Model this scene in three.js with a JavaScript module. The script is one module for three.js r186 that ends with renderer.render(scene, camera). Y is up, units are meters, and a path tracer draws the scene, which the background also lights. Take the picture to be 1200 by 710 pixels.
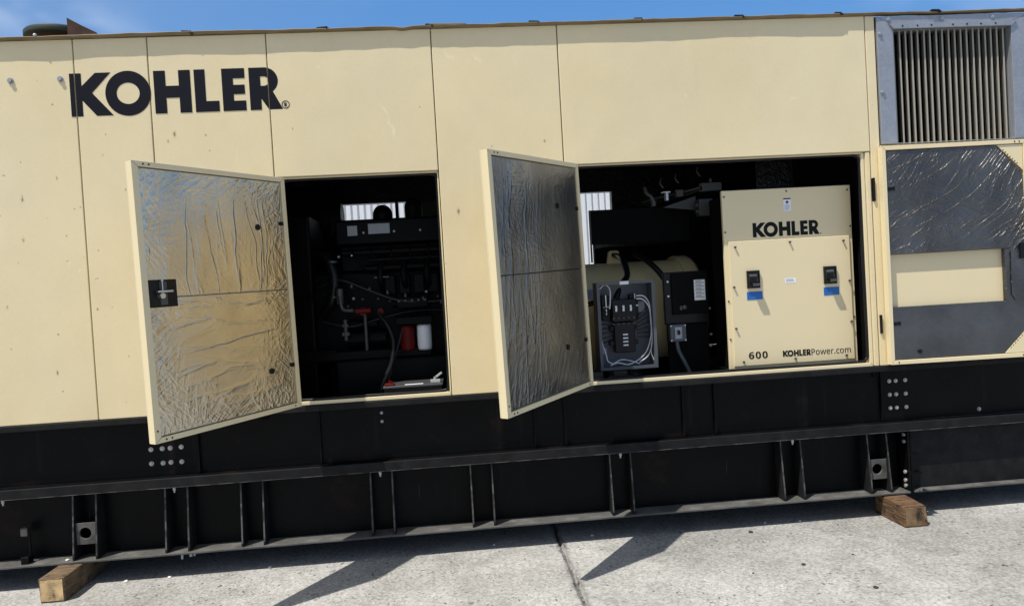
import * as THREE from 'three';
import { RoundedBoxGeometry } from 'three/addons/geometries/RoundedBoxGeometry.js';
import { FontLoader } from 'three/addons/loaders/FontLoader.js';
import { TextGeometry } from 'three/addons/geometries/TextGeometry.js';
import { mergeGeometries } from 'three/addons/utils/BufferGeometryUtils.js';
import { Brush, Evaluator, SUBTRACTION } from 'three-bvh-csg';

// ------------------------------------------------------------------ camera, sky, sun, exposure
const D2R = Math.PI / 180;
const scene = new THREE.Scene();
const camera = new THREE.PerspectiveCamera(46.57, 1024 / 605, 0.05, 600);
camera.rotation.order = 'YXZ';
camera.position.set(0, 1.62, 4.33);
camera.rotation.set(-1.222 * D2R, -4.418 * D2R, -3.309 * D2R);
scene.add(camera);

function hash(ix, iy, s) {
  let h = Math.imul(ix, 374761393) ^ Math.imul(iy, 668265263) ^ Math.imul(s, 2246822519);
  h = Math.imul(h ^ (h >>> 13), 1274126177); h ^= h >>> 16;
  return (h >>> 0) / 4294967296;
}
function vn(x, y, s) {
  const ix = Math.floor(x), iy = Math.floor(y), fx = x - ix, fy = y - iy;
  const u = fx * fx * (3 - 2 * fx), v = fy * fy * (3 - 2 * fy);
  const a = hash(ix, iy, s), b = hash(ix + 1, iy, s), c = hash(ix, iy + 1, s), d = hash(ix + 1, iy + 1, s);
  return a + (b - a) * u + (c - a) * v + (a - b - c + d) * u * v;
}
function fbm(x, y, s, o = 4) { let t = 0, a = 0.5; for (let i = 0; i < o; i++) { t += a * vn(x, y, s + i); x *= 2.03; y *= 2.03; a *= 0.5; } return t / (1 - Math.pow(0.5, o)); }
let seed = 12345;
function rnd() { seed = (Math.imul(seed, 1664525) + 1013904223) >>> 0; return seed / 4294967296; }
const cl = (v, a = 0, b = 1) => Math.min(b, Math.max(a, v));
const sm = (a, b, v) => { const t = cl((v - a) / (b - a)); return t * t * (3 - 2 * t); };

const SUN = new THREE.Vector3(-0.41, 1, 0.26).normalize();
{ // one computed sky: clear blue air with a few thin wisps
  const W = 1024, H = 512, d = new Float32Array(W * H * 4);
  for (let j = 0; j < H; j++) {
    const el = ((j + 0.5) / H - 0.5) * Math.PI, e = Math.max(0, Math.sin(el));
    for (let i = 0; i < W; i++) {
      const az = ((i + 0.5) / W - 0.5) * 2 * Math.PI;
      const dir = [Math.cos(el) * Math.cos(az), Math.sin(el), Math.cos(el) * Math.sin(az)];
      // deep blue at right angles to the sun, whiter haze towards it and along the horizon
      const cs = dir[0] * SUN.x + dir[1] * SUN.y + dir[2] * SUN.z, t = Math.pow(1 - e, 3.6), w = 0.86 * sm(0.05, 0.85, cs);
      let r = 0.044 + 0.21 * t, g = 0.182 + 0.25 * t, b = 0.48 + 0.18 * t;
      r += (0.36 - r) * w; g += (0.375 - g) * w; b += (0.40 - b) * w;
      const glow = 0.5 * Math.pow(Math.max(0, cs), 24);
      r += glow; g += glow; b += glow * 0.92;
      const q = 1 / (e + 0.25);
      const cx = dir[0] * q * 2.1, cz = dir[2] * q * 2.1;
      let c = sm(0.56, 0.86, fbm(cx * 1.1 + 7.3, cz * 2.6 + fbm(cx * 3, cz * 3, 91) * 0.9, 41, 5)) * sm(0.02, 0.2, e);
      c *= 0.15;
      const wu = Math.atan2(dir[2], dir[0]) / D2R + 118, wv = Math.asin(dir[1]) / D2R - 19.4 + wu * 0.08;
      c = Math.max(c, 0.25 * Math.exp(-wu * wu / 30 - wv * wv / 2.2) * sm(0.3, 0.62, fbm(wu * 0.22, wv * 1.1 + wu * 0.1, 47, 5)));
      r += (0.78 - r) * c; g += (0.83 - g) * c; b += (0.92 - b) * c;
      if (el < 0) { r = 0.26; g = 0.255; b = 0.24; }
      const k = (j * W + i) * 4; d[k] = r; d[k + 1] = g; d[k + 2] = b; d[k + 3] = 1;
    }
  }
  const sky = new THREE.DataTexture(d, W, H, THREE.RGBAFormat, THREE.FloatType);
  sky.mapping = THREE.EquirectangularReflectionMapping; sky.colorSpace = THREE.LinearSRGBColorSpace;
  sky.magFilter = THREE.LinearFilter; sky.minFilter = THREE.LinearFilter; sky.wrapS = THREE.RepeatWrapping; sky.needsUpdate = true;
  scene.background = sky; scene.environment = sky;
}
const sun = new THREE.DirectionalLight(new THREE.Color(1, 0.95, 0.86), 4.3);
sun.position.copy(SUN).multiplyScalar(25); sun.castShadow = true;
sun.shadow.mapSize.set(4096, 4096);
Object.assign(sun.shadow.camera, { left: -8, right: 8, top: 8, bottom: -8, near: 1, far: 60 });
scene.add(sun, sun.target);

const renderer = new THREE.WebGLRenderer({ antialias: true });
renderer.toneMapping = THREE.LinearToneMapping;
renderer.toneMappingExposure = 1.33;
renderer.shadowMap.enabled = true;

// ------------------------------------------------------------------ helpers
const used = {}, origin = new Map();
origin.set(scene, [0, 0, 0]);
function numbered(n) { used[n] = (used[n] ?? -1) + 1; return used[n] ? `${n}_${String(used[n]).padStart(3, '0')}` : n; }
function tag(o, label, category, group, kind) {
  if (label) o.userData.label = label; if (category) o.userData.category = category;
  if (group) o.userData.group = group; if (kind) o.userData.kind = kind; return o;
}
function thing(name, label, category, pos, group) {
  const o = new THREE.Group(); o.name = numbered(name); o.position.set(...pos); scene.add(o); origin.set(o, pos);
  return tag(o, label, category, group);
}
// uv in metres by the dominant axis of each normal
function boxUV(g) {
  const p = g.attributes.position, n = g.attributes.normal, uv = new Float32Array(p.count * 2);
  for (let i = 0; i < p.count; i++) {
    const ax = Math.abs(n.getX(i)), ay = Math.abs(n.getY(i)), az = Math.abs(n.getZ(i));
    let u = p.getX(i), v = p.getY(i);
    if (ay >= ax && ay >= az) v = p.getZ(i); else if (ax > az) u = p.getZ(i);
    uv[2 * i] = u; uv[2 * i + 1] = v;
  }
  g.setAttribute('uv', new THREE.BufferAttribute(uv, 2)); return g;
}
// a mesh whose geometry is given in world coordinates, put under parent (unrotated chain)
function part(name, geo, m, parent, keepUV) {
  if (Array.isArray(geo)) geo = merge(geo);
  if (!keepUV) boxUV(geo);
  geo.computeBoundingBox();
  const b = geo.boundingBox, o = origin.get(parent) ?? [0, 0, 0];
  const c = [(b.min.x + b.max.x) / 2, b.min.y, (b.min.z + b.max.z) / 2];
  geo.translate(-c[0], -c[1], -c[2]);
  const me = new THREE.Mesh(geo, m); me.name = name; me.castShadow = me.receiveShadow = true;
  me.position.set(c[0] - o[0], c[1] - o[1], c[2] - o[2]);
  parent.add(me); origin.set(me, c); return me;
}
function merge(list) {
  return mergeGeometries(list.map(g => { const h = g.index ? g.toNonIndexed() : g.clone(); for (const k of Object.keys(h.attributes)) if (!['position', 'normal', 'uv'].includes(k)) h.deleteAttribute(k); return h; }));
}
const bx = (x0, x1, y0, y1, z0, z1) => new THREE.BoxGeometry(x1 - x0, y1 - y0, z1 - z0).translate((x0 + x1) / 2, (y0 + y1) / 2, (z0 + z1) / 2);
const rb = (x0, x1, y0, y1, z0, z1, r = 0.004, s = 2) => new RoundedBoxGeometry(x1 - x0, y1 - y0, z1 - z0, s, Math.min(r, (x1 - x0) / 2.01, (y1 - y0) / 2.01, (z1 - z0) / 2.01)).translate((x0 + x1) / 2, (y0 + y1) / 2, (z0 + z1) / 2);
const cyX = (x0, x1, y, z, r, n = 32, r2 = r) => new THREE.CylinderGeometry(r2, r, x1 - x0, n).rotateZ(-Math.PI / 2).translate((x0 + x1) / 2, y, z);
const cyY = (x, y0, y1, z, r, n = 24, r2 = r) => new THREE.CylinderGeometry(r2, r, y1 - y0, n).translate(x, (y0 + y1) / 2, z);
const cyZ = (x, y, z0, z1, r, n = 20, r2 = r) => new THREE.CylinderGeometry(r2, r, z1 - z0, n).rotateX(Math.PI / 2).translate(x, y, (z0 + z1) / 2);
const tube = (pts, r, n = 8, closed = false) => { const c = new THREE.CatmullRomCurve3(pts.map(p => new THREE.Vector3(...p)), closed); return new THREE.TubeGeometry(c, Math.max(12, pts.length * 10), r, n, closed); };
function poly(pts, holes = []) { const s = new THREE.Shape(pts.map(p => new THREE.Vector2(...p))); for (const h of holes) s.holes.push(new THREE.Path(h.map(p => new THREE.Vector2(...p)))); return s; }
const ext = (s, depth, z, bevel = 0) => new THREE.ExtrudeGeometry(s, { depth: depth - 2 * bevel, bevelEnabled: bevel > 0, bevelSize: bevel, bevelThickness: bevel, bevelOffset: -bevel, bevelSegments: 2, curveSegments: 24 }).translate(0, 0, z + bevel);
const circ = (x, y, r, n = 24, ry = r) => Array.from({ length: n }, (_, i) => [x + r * Math.cos(i / n * 2 * Math.PI), y + ry * Math.sin(i / n * 2 * Math.PI)]);
// domed bolt head with washer, facing +z
const bolt = (x, y, z, r) => merge([cyZ(x, y, z, z + r * 0.3, r * 1.35, 16), new THREE.CylinderGeometry(r * 0.8, r, r * 0.7, 6).rotateX(Math.PI / 2).translate(x, y, z + r * 0.6)]);
// four mitred rails of a rectangular frame (front face at z1)
function mitred(x0, x1, y0, y1, t, z0, z1, gap = 0.0012, bev = 0.002) {
  const g = gap, tt = Array.isArray(t) ? t : [t, t, t, t]; // left, right, bottom, top
  const [a, b, c, d] = tt;
  return [poly([[x0, y0 + g], [x0 + a, y0 + c + g], [x0 + a, y1 - d - g], [x0, y1 - g]]), poly([[x1, y0 + g], [x1, y1 - g], [x1 - b, y1 - d - g], [x1 - b, y0 + c + g]]),
    poly([[x0 + g, y0], [x1 - g, y0], [x1 - b - g, y0 + c], [x0 + a + g, y0 + c]]), poly([[x0 + g, y1], [x0 + a + g, y1 - d], [x1 - b - g, y1 - d], [x1 - g, y1]])].map(s => ext(s, z1 - z0, z0, bev));
}

// ------------------------------------------------------------------ textures and materials
function texture(W, H, f, { color = true, size = [1, 1], tile = true } = {}) {
  const d = new Uint8Array(W * H * 4), mw = Math.floor(W / 8), mh = Math.floor(H / 8);
  const mix = (a, b, t) => Array.isArray(a) ? a.map((q, n) => q + (b[n] - q) * t) : a + (b - a) * t;
  const fx = (i, j) => i < mw ? mix(f(i + W, j), f(i, j), i / mw) : f(i, j);
  const ft = (i, j) => j < mh ? mix(fx(i, j + H), fx(i, j), j / mh) : fx(i, j);
  for (let j = 0; j < H; j++) for (let i = 0; i < W; i++) {
    const v = tile ? ft(i, j) : f(i, j), k = (j * W + i) * 4;
    if (Array.isArray(v)) { d[k] = cl(v[0], 0, 255); d[k + 1] = cl(v[1], 0, 255); d[k + 2] = cl(v[2], 0, 255); } else d[k] = d[k + 1] = d[k + 2] = cl(v, 0, 255);
    d[k + 3] = 255;
  }
  const t = new THREE.DataTexture(d, W, H, THREE.RGBAFormat);
  t.wrapS = t.wrapT = THREE.RepeatWrapping; t.magFilter = THREE.LinearFilter; t.minFilter = THREE.LinearMipmapLinearFilter; t.generateMipmaps = true;
  t.repeat.set(1 / size[0], 1 / size[1]); if (color) t.colorSpace = THREE.SRGBColorSpace; t.needsUpdate = true; return t;
}
const std = (o) => new THREE.MeshPhysicalMaterial(o);
const srgb = (r, g, b) => new THREE.Color(`rgb(${r},${g},${b})`);

// cream paint: one sheet of wear for the whole 8 m flank (uv = metres along the flank, metres up)
const chips = [];
for (let i = 0; i < 105; i++) {
  const left = rnd() < 0.72;
  chips.push([left ? -2.9 + rnd() * 1.5 : -1 + rnd() * 4.8, 1.05 + rnd() * 2.05, 0.0018 + rnd() * rnd() * 0.0055, 0.6 + rnd() * 1.8, rnd()]);
}
const streaks = [];
for (let i = 0; i < 90; i++) streaks.push([-3.4 + rnd() * 7.4, 1.1 + rnd() * 2.1, 0.004 + rnd() * 0.02, 0.1 + rnd() * 0.8, (rnd() - 0.55) * 5]);
const CW = 2048, CH = 640, CX0 = -3.6, CSX = 7.9, CSY = 2.47, CY0 = 0.9;
const creamBuf = new Float32Array(CW * CH * 3);
for (let j = 0; j < CH; j++) for (let i = 0; i < CW; i++) {
  const x = CX0 + i / CW * CSX, y = CY0 + j / CH * CSY, k = (j * CW + i) * 3;
  const l = (fbm(x * 1.1, y * 1.4, 3) - 0.5) * 9 + (fbm(x * 9, y * 7, 8, 3) - 0.5) * 5 + (vn(x * 120, y * 120, 5) - 0.5) * 3;
  const warm = (fbm(x * 2.3 + 9, y * 1.7, 14) - 0.5) * 6;
  const low = sm(1.35, 0.95, y) * (fbm(x * 6, y * 3, 21) * 9);
  creamBuf[k] = 224 + l + warm * 0.4 - low * 0.6; creamBuf[k + 1] = 209 + l - low * 0.8; creamBuf[k + 2] = 171 + l - warm - low;
}
const put = (x, y, f, w, h) => { // visit texels in a box around (x, y)
  const i0 = Math.floor((x - w - CX0) / CSX * CW), i1 = Math.ceil((x + w - CX0) / CSX * CW), j0 = Math.floor((y - h - CY0) / CSY * CH), j1 = Math.ceil((y + h - CY0) / CSY * CH);
  for (let j = Math.max(0, j0); j <= Math.min(CH - 1, j1); j++) for (let i = Math.max(0, i0); i <= Math.min(CW - 1, i1); i++) f(CX0 + i / CW * CSX - x, CY0 + j / CH * CSY - y, (j * CW + i) * 3);
};
for (const [x, y, w, h, a] of streaks) put(x, y, (dx, dy, k) => { const m = Math.exp(-dx * dx / (w * w)) * sm(h, 0, -dy) * (dy < 0 ? 1 : 0) * a * (0.5 + vn(dx * 300, dy * 12, 77)); creamBuf[k] += m; creamBuf[k + 1] += m; creamBuf[k + 2] += m * 0.8; }, w * 3, h);
for (const [x, y, r, s, t] of chips) put(x, y, (dx, dy, k) => {
  const q = Math.hypot(dx, dy / s) / r + (vn(dx * 400 + x * 99, dy * 400, 6) - 0.5) * 0.9, m = sm(1.25, 0.65, q), e = sm(2.6, 1.2, q) * 0.12;
  const c = t < 0.55 ? [96, 80, 60] : t < 0.8 ? [150, 138, 110] : [235, 229, 205];
  for (let n = 0; n < 3; n++) creamBuf[k + n] += (c[n] - creamBuf[k + n]) * Math.max(m * 0.7, e);
}, r * 3.2, r * 3.2 * s);
// pale scuffs
for (const [x, y, l, an] of [[0.43, 1.35, 0.12, 1.0], [0.42, 1.42, 0.1, 1.1], [-0.35, 2.66, 0.3, 1.9], [0.03, 3.05, 0.1, 2.6], [0.2, 3.03, 0.1, 2.4], [2.2, 2.72, 0.08, 0.1]]) put(x, y, (dx, dy, k) => {
  const u = dx * Math.cos(an) + dy * Math.sin(an), v = -dx * Math.sin(an) + dy * Math.cos(an) + (vn(u * 40, x, 31) - 0.5) * 0.02;
  const m = Math.exp(-v * v / 0.00006) * sm(l / 2, l / 4, Math.abs(u)) * vn(u * 60, v * 60, 3); for (let n = 0; n < 3; n++) creamBuf[k + n] += m * 16;
}, l, l);
const creamMap = texture(CW, CH, (i, j) => { const k = (j * CW + i) * 3; return [creamBuf[k], creamBuf[k + 1], creamBuf[k + 2]]; }, { size: [CSX, CSY], tile: false });
creamMap.offset.set(-CX0 / CSX, -CY0 / CSY);
const creamBump = texture(1024, 512, (i, j) => { const x = i / 256, y = j / 256; return 128 + (fbm(x * 2.2, y * 1.6, 51, 3) - 0.5) * 190 + (vn(i / 1.6, j / 1.6, 4) - 0.5) * 5; }, { color: false, size: [4, 2] });
const cream = std({ map: creamMap, bumpMap: creamBump, bumpScale: 0.008, roughness: 0.42 });
const creamPlain = std({ color: srgb(224, 209, 171), roughness: 0.45, bumpMap: creamBump, bumpScale: 0.002 });
const creamDusty = std({ color: srgb(226, 206, 156), roughness: 0.7, specularIntensity: 0.4 });

const blackMap = texture(1024, 1024, (i, j) => {
  const x = i / 512, y = j / 512; let l = 11 + (fbm(x * 3, y * 3, 61) - 0.5) * 12 + (vn(i / 2.2, j / 2.2, 9) - 0.5) * 6;
  const s = vn(i / 1.7, j / 1.7, 33), c = fbm(x * 4.2, y * 4.2, 36, 3); if (s > 0.93 && c > 0.53) l += 60 * (s - 0.92) * 14;
  l += sm(0.62, 0.8, fbm(x * 14, y * 1.3, 71)) * 10;
  const ru = sm(0.66, 0.8, fbm(x * 5 + 3, y * 5, 73, 5)) * 16, sc = sm(0.965, 0.99, vn(x * 46 + fbm(x * 9, y * 9, 74) * 3, y * 5, 75)) * sm(0.5, 0.62, fbm(x * 5, y * 5, 76, 3)) * 42;
  return [l + ru + sc, l + 0.6 + ru * 0.5 + sc, l + 2 + ru * 0.2 + sc];
}, { size: [2, 2] });
const worn = std({ roughness: 0.7, map: texture(512, 512, (i, j) => { const n = sm(0.32, 0.62, fbm(i / 26, j / 26, 68, 4)); return [34 + n * 48, 34 + n * 47, 34 + n * 46]; }, { size: [0.9, 0.9] }) });  // lighter broken grey: steel edge highlights put into the colour, patchy like wear
const dusty = std({ roughness: 0.7, specularIntensity: 0.4, map: texture(1024, 256, (i, j) => { const n = fbm(i / 24, j / 24, 168, 5), sp = vn(i / 2.1, j / 2.1, 169) > 0.93 ? 46 * fbm(i / 60, j / 60, 170, 3) : 0; const l = 14 + n * 22 + sp; return [l, l, l + 1.5]; }, { size: [2.4, 0.6] }) });
const blackBump = texture(512, 512, (i, j) => 128 + (fbm(i / 60, j / 60, 81, 4) - 0.5) * 120 + (vn(i / 2, j / 2, 82) - 0.5) * 26, { color: false, size: [1, 1] });
const black = std({ map: blackMap, bumpMap: blackBump, bumpScale: 0.0016, roughness: 0.4, specularIntensity: 0.2 });
const blackDust = std({ map: blackMap, color: new THREE.Color(2.6, 2.6, 2.5), bumpMap: blackBump, bumpScale: 0.003, roughness: 0.8, specularIntensity: 0.5 });
blackDust.color.setRGB(1, 1, 1);
blackDust.map = texture(512, 512, (i, j) => { const l = 82 + (fbm(i / 50, j / 50, 65, 5) - 0.5) * 50 + (vn(i / 1.8, j / 1.8, 66) - 0.5) * 24; return [l + 1, l, l - 2]; }, { size: [0.8, 0.8] });
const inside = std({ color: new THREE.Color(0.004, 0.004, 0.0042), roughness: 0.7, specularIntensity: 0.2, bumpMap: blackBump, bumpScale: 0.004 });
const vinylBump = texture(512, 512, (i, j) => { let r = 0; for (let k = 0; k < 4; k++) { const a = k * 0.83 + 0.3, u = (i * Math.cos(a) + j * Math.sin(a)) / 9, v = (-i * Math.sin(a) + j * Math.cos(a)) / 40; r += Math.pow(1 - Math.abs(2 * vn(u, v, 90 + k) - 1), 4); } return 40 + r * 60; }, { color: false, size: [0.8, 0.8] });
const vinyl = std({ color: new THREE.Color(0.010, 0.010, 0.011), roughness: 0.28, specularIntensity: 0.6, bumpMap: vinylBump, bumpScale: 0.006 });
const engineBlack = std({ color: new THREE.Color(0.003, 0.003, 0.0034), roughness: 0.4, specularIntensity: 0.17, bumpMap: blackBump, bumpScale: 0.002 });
const rubber = std({ color: new THREE.Color(0.007, 0.007, 0.008), roughness: 0.35, specularIntensity: 0.6 });
const galvMap = texture(512, 512, (i, j) => { const l = 162 + (vn(i / 9 + vn(i / 20, j / 20, 1) * 2, j / 9, 23) - 0.5) * 12 + (fbm(i / 90, j / 90, 24) - 0.5) * 14 + (vn(i / 1.5, j / 1.5, 7) - 0.5) * 10; return [l - 2, l + 2, l + 9]; }, { size: [0.7, 0.7] });
const galv = std({ map: galvMap, metalness: 0.55, roughness: 0.5, bumpMap: blackBump, bumpScale: 0.0008 });
const finMetal = std({ color: srgb(160, 156, 146), metalness: 0.25, roughness: 0.5 });
const steel = std({ color: srgb(200, 200, 198), metalness: 0.9, roughness: 0.3 });
const whiteBolt = std({ color: srgb(178, 178, 176), metalness: 0.3, roughness: 0.5 });
const greyPaint = std({ color: srgb(82, 86, 93), roughness: 0.5, bumpMap: blackBump, bumpScale: 0.0006 });
const plastic = std({ color: new THREE.Color(0.006, 0.006, 0.0065), roughness: 0.35, specularIntensity: 0.5 });
const darkGap = std({ color: new THREE.Color(0.012, 0.010, 0.008), roughness: 0.9, specularIntensity: 0.2 });
const decal = std({ color: new THREE.Color(0.007, 0.008, 0.014), roughness: 0.55, specularIntensity: 0.25 });
const letterBlack = std({ color: new THREE.Color(0.008, 0.008, 0.008), roughness: 0.5, specularIntensity: 0.3 });
const whitePlastic = std({ color: srgb(226, 228, 232), roughness: 0.4 });
const wireWhite = std({ color: srgb(206, 208, 212), roughness: 0.5 });
const redPlastic = std({ color: srgb(88, 10, 13), roughness: 0.5, specularIntensity: 0.4 });
const blueTag = std({ color: srgb(28, 100, 176), roughness: 0.45 });
const rust = std({ roughness: 0.9, map: texture(256, 256, (i, j) => { const n = fbm(i / 30, j / 30, 44, 5); return [38 + n * 50, 26 + n * 28, 22 + n * 18]; }, { size: [0.4, 0.4] }) });
const darkGreen = std({ color: srgb(46, 56, 54), roughness: 0.6 });
const roofMat = std({ roughness: 0.7, map: texture(512, 128, (i, j) => { const n = fbm(i / 40, j / 12, 46, 4); return [92 + n * 60, 80 + n * 56, 58 + n * 46]; }, { size: [2, 0.5] }) });

// ground: concrete with exposed sand and stones, worn patches
const concrete = (() => {
  const W = 2048, H = 1024, b = new Float32Array(W * H), bu = new Float32Array(W * H); // 7.2 x 3.6 m
  for (let j = 0; j < H; j++) for (let i = 0; i < W; i++) {
    const x = i / W * 7.2, y = j / H * 3.6;
    let l = 148 + (fbm(x * 1.3, y * 1.3, 101) - 0.5) * 44 + (fbm(x * 7, y * 7, 105, 4) - 0.5) * 30;
    const sp = fbm(i / 3.4, j / 3.4, 110, 2); l += (sp - 0.5) * 48;
    l += (hash(i, j, 9) - 0.5) * 20;
    const worn = sm(0.5, 0.68, fbm(x * 2.6 + 3, y * 2.6, 120, 4)); const st = vn(i / 2.9, j / 2.9, 131);
    if (st > 0.86) l -= 78 * sm(0.86, 0.96, st) * (0.45 + worn * 0.8);
    const pit = vn(i / 5.2 + 3, j / 4.1, 137); if (pit > 0.9) l -= 60 * sm(0.9, 0.97, pit);
    if (st < 0.12) l += 36 * sm(0.12, 0.02, st) * (0.35 + worn);
    const f = Math.abs(vn(x * 2.2 + fbm(x * 6, y * 6, 7) * 0.6, y * 2.2, 141) - 0.5); l -= sm(0.010, 0.002, f) * 9;
    l -= 62 * Math.exp(-Math.pow((x - 3.868 + (fbm(y * 3, 4, 12, 3) - 0.5) * 0.03) / (0.012 + 0.03 * vn(y * 14, 2, 55) * vn(x * 60, y * 60, 56)), 2)) * (0.5 + vn(x * 90, y * 90, 57));
    b[j * W + i] = l; bu[j * W + i] = 128 + (sp - 0.5) * 120 + (st > 0.84 ? -40 : 0) + (fbm(x * 5, y * 5, 151) - 0.5) * 90;
  }
  for (let n = 0; n < 60; n++) { // small dark stains and pock marks
    const x = rnd() * W, y = rnd() * H, r = 1.2 + rnd() * rnd() * 7, s = 0.4 + rnd() * 0.6, a = 20 + rnd() * 55;
    for (let j = -20; j <= 20; j++) for (let i = -20; i <= 20; i++) { const q = Math.hypot(i, j / s) / r + (vn(x + i * 0.6, y + j * 0.6, 3) - 0.5); const m = sm(1.2, 0.6, q); if (m > 0) b[((Math.floor(y + j) + H) % H) * W + (Math.floor(x + i) + W) % W] -= a * m; }
  }
  const m = texture(W, H, (i, j) => { const l = b[j * W + i]; return [l + 1, l, l - 3]; }, { size: [7.2, 3.6], tile: false });
  const bm = texture(W, H, (i, j) => bu[j * W + i], { color: false, size: [7.2, 3.6], tile: false });
  m.offset.set(0.46, 0.2); bm.offset.set(0.46, 0.2);
  return std({ map: m, bumpMap: bm, bumpScale: 0.006, roughness: 0.92 });
})();
const farConcrete = std({ color: srgb(154, 151, 145), roughness: 0.95 });

// crinkled aluminium foil: ridges in several directions, one height sheet per door
function foilBump(s, W, H, w, h, mode) {
  return texture(W, H, (i, j) => {
    const x = i / W * w, y = j / H * h;
    const wx = x + (fbm(x * 5, y * 5, s + 50, 3) - 0.5) * 0.05, wy = y + (fbm(x * 5 + 7, y * 5, s + 60, 3) - 0.5) * 0.05;
    const edge = Math.min(x, w - x, y, h - y);
    let v = 0;
    const ridge = (a, f, st, k, p) => { const u = (wx * Math.cos(a) + wy * Math.sin(a)) * f, q = (-wx * Math.sin(a) + wy * Math.cos(a)) * f / st; return Math.pow(1 - Math.abs(2 * vn(u, q, s + k) - 1), p); };
    const mask = (k, f = 4.5) => sm(0.42, 0.62, fbm(x * f + k * 11, y * f + k * 5, s + 20 + k, 2));
    // fine short crinkles in every direction, in patches
    for (let k = 0; k < 6; k++) { const a = k * Math.PI / 6 + 0.2 + hash(k, s, 4) * 0.4; v += mask(k) * (ridge(a, 42, 5, k, 4.5) * 0.34 + ridge(a + 0.2, 78, 4, k + 9, 3) * 0.2); }
    if (mode === 1) { // long creases up the top half and across the lower half, hatching towards the edges
      const up = sm(0.51, 0.53, y / h), mid = sm(0.06, 0.26, edge);
      v *= 1 - 0.55 * mid;
      v += up * mid * (ridge(0.06, 24, 28, 31, 9) * 1.0 + ridge(-0.1, 34, 18, 45, 7) * 0.6) + (1 - up) * mid * (ridge(Math.PI / 2 - 0.16, 23, 26, 32, 8) * 1.1 + ridge(Math.PI / 2 + 0.1, 34, 14, 46, 6) * 0.7);
      v += sm(0.24, 0.03, edge) * (ridge(0.9, 58, 9, 33, 2.6) * 0.34 * (0.4 + mask(3)) + ridge(-0.75, 62, 9, 34, 2.6) * 0.3 * (0.4 + mask(4)));
    } else if (mode === 2) { // smooth by the free edge, long folds by the hinge
      const hinge = sm(0.35, 0.75, x / w);
      v *= 0.45 + 0.4 * hinge; v += hinge * (ridge(0.1, 24, 20, 35, 8) * 0.9 + ridge(0.22, 40, 14, 47, 5) * 0.45) + sm(0.32, 0, y / h) * ridge(0.5, 44, 10, 36, 3.5) * 0.4;
    } else { // many thin folds fanning over the upper half, quieter below
      const up = sm(0.48, 0.56, y / h), fan = (x / w - 0.4) * 0.3;
      v *= 0.35 + 0.35 * up;
      const streaks = ridge(1.9 + fan, 19, 14, 37, 9) * 0.6 + (0.25 + mask(7)) * ridge(2.15 + fan, 36, 9, 38, 5) * 0.5 + (0.25 + mask(8)) * ridge(1.6 + fan, 34, 9, 39, 5) * 0.5 + mask(10, 6) * ridge(2.4 + fan, 44, 8, 41, 4.5) * 0.42 + mask(9, 6) * ridge(1.2, 42, 8, 43, 4.5) * 0.42 + mask(12, 6) * ridge(1.95 - fan, 56, 7, 44, 4) * 0.36;
      v += up * sm(0.9, 0.62, y / h) * ((0.4 + mask(14)) * ridge(1.8 - fan, 30, 11, 50, 6) * 0.5 + (0.3 + mask(15)) * ridge(2.1, 40, 8, 51, 5) * 0.45);
      v += streaks * (0.3 + 0.9 * up) + (1 - up) * mask(6) * ridge(2.4, 44, 8, 42, 5) * 0.2;
    }
    return 20 + Math.min(v, 2.4) * 80 + (fbm(x * 4, y * 4, s + 70, 2) - 0.5) * 34;
  }, { color: false, size: [w, h], tile: false });
}
const foilTone = (s, base, amp) => texture(256, 256, (i, j) => { const l = base + (fbm(i / 40, j / 40, s, 4) - 0.5) * amp; return [l, l, l]; }, { size: [0.95, 1.36] });
const foil1 = std({ map: foilTone(5, 208, 30), color: srgb(255, 246, 226), metalness: 1, roughness: 0.31, bumpMap: foilBump(200, 512, 720, 0.95, 1.36, 1), bumpScale: 0.009 });
const foil2 = std({ map: foilTone(6, 140, 50), metalness: 1, roughness: 0.3, bumpMap: foilBump(300, 512, 720, 0.95, 1.36, 2), bumpScale: 0.0075 });
const foil3 = std({ map: foilTone(7, 103, 34), metalness: 1, roughness: 0.46, bumpMap: foilBump(400, 512, 720, 0.95, 1.36, 3), bumpScale: 0.02 });

const sticker = (w, h, draw) => { const c = document.createElement('canvas'); c.width = w; c.height = h; const g = c.getContext('2d'); g.fillStyle = '#e9ebef'; g.fillRect(0, 0, w, h); draw(g, w, h); const t = new THREE.CanvasTexture(c); t.colorSpace = THREE.SRGBColorSpace; return std({ map: t, roughness: 0.45 }); };
const lines = (g, x, y, w, n, dy, col = '#555') => { g.fillStyle = col; for (let i = 0; i < n; i++) g.fillRect(x, y + i * dy, w * (0.7 + 0.3 * hash(i, n, 3)), dy * 0.38); };
const warnSticker = sticker(96, 160, (g, w, h) => { g.fillStyle = '#22242c'; g.fillRect(0, 0, w, 16); g.fillStyle = '#3a3f78'; g.beginPath(); g.moveTo(48, 26); g.lineTo(72, 50); g.lineTo(48, 74); g.lineTo(24, 50); g.fill(); g.fillStyle = '#b03440'; g.fillRect(40, 34, 18, 12); lines(g, 12, 84, 72, 7, 10, '#7d8fbb'); });
const smallSticker = sticker(128, 56, (g) => { lines(g, 14, 14, 100, 3, 11, '#444'); });
const tableSticker = sticker(96, 168, (g, w, h) => { g.fillStyle = '#555'; for (let i = 0; i < 5; i++) { g.fillRect(10, 22 + i * 30, 76, 4); lines(g, 14, 6 + i * 30, 60, 2, 8); } });
const greyPlate = sticker(128, 64, (g, w, h) => { g.fillStyle = '#9aa0a8'; g.fillRect(0, 0, w, h); lines(g, 8, 8, 112, 5, 11, '#6c7178'); });
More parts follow.
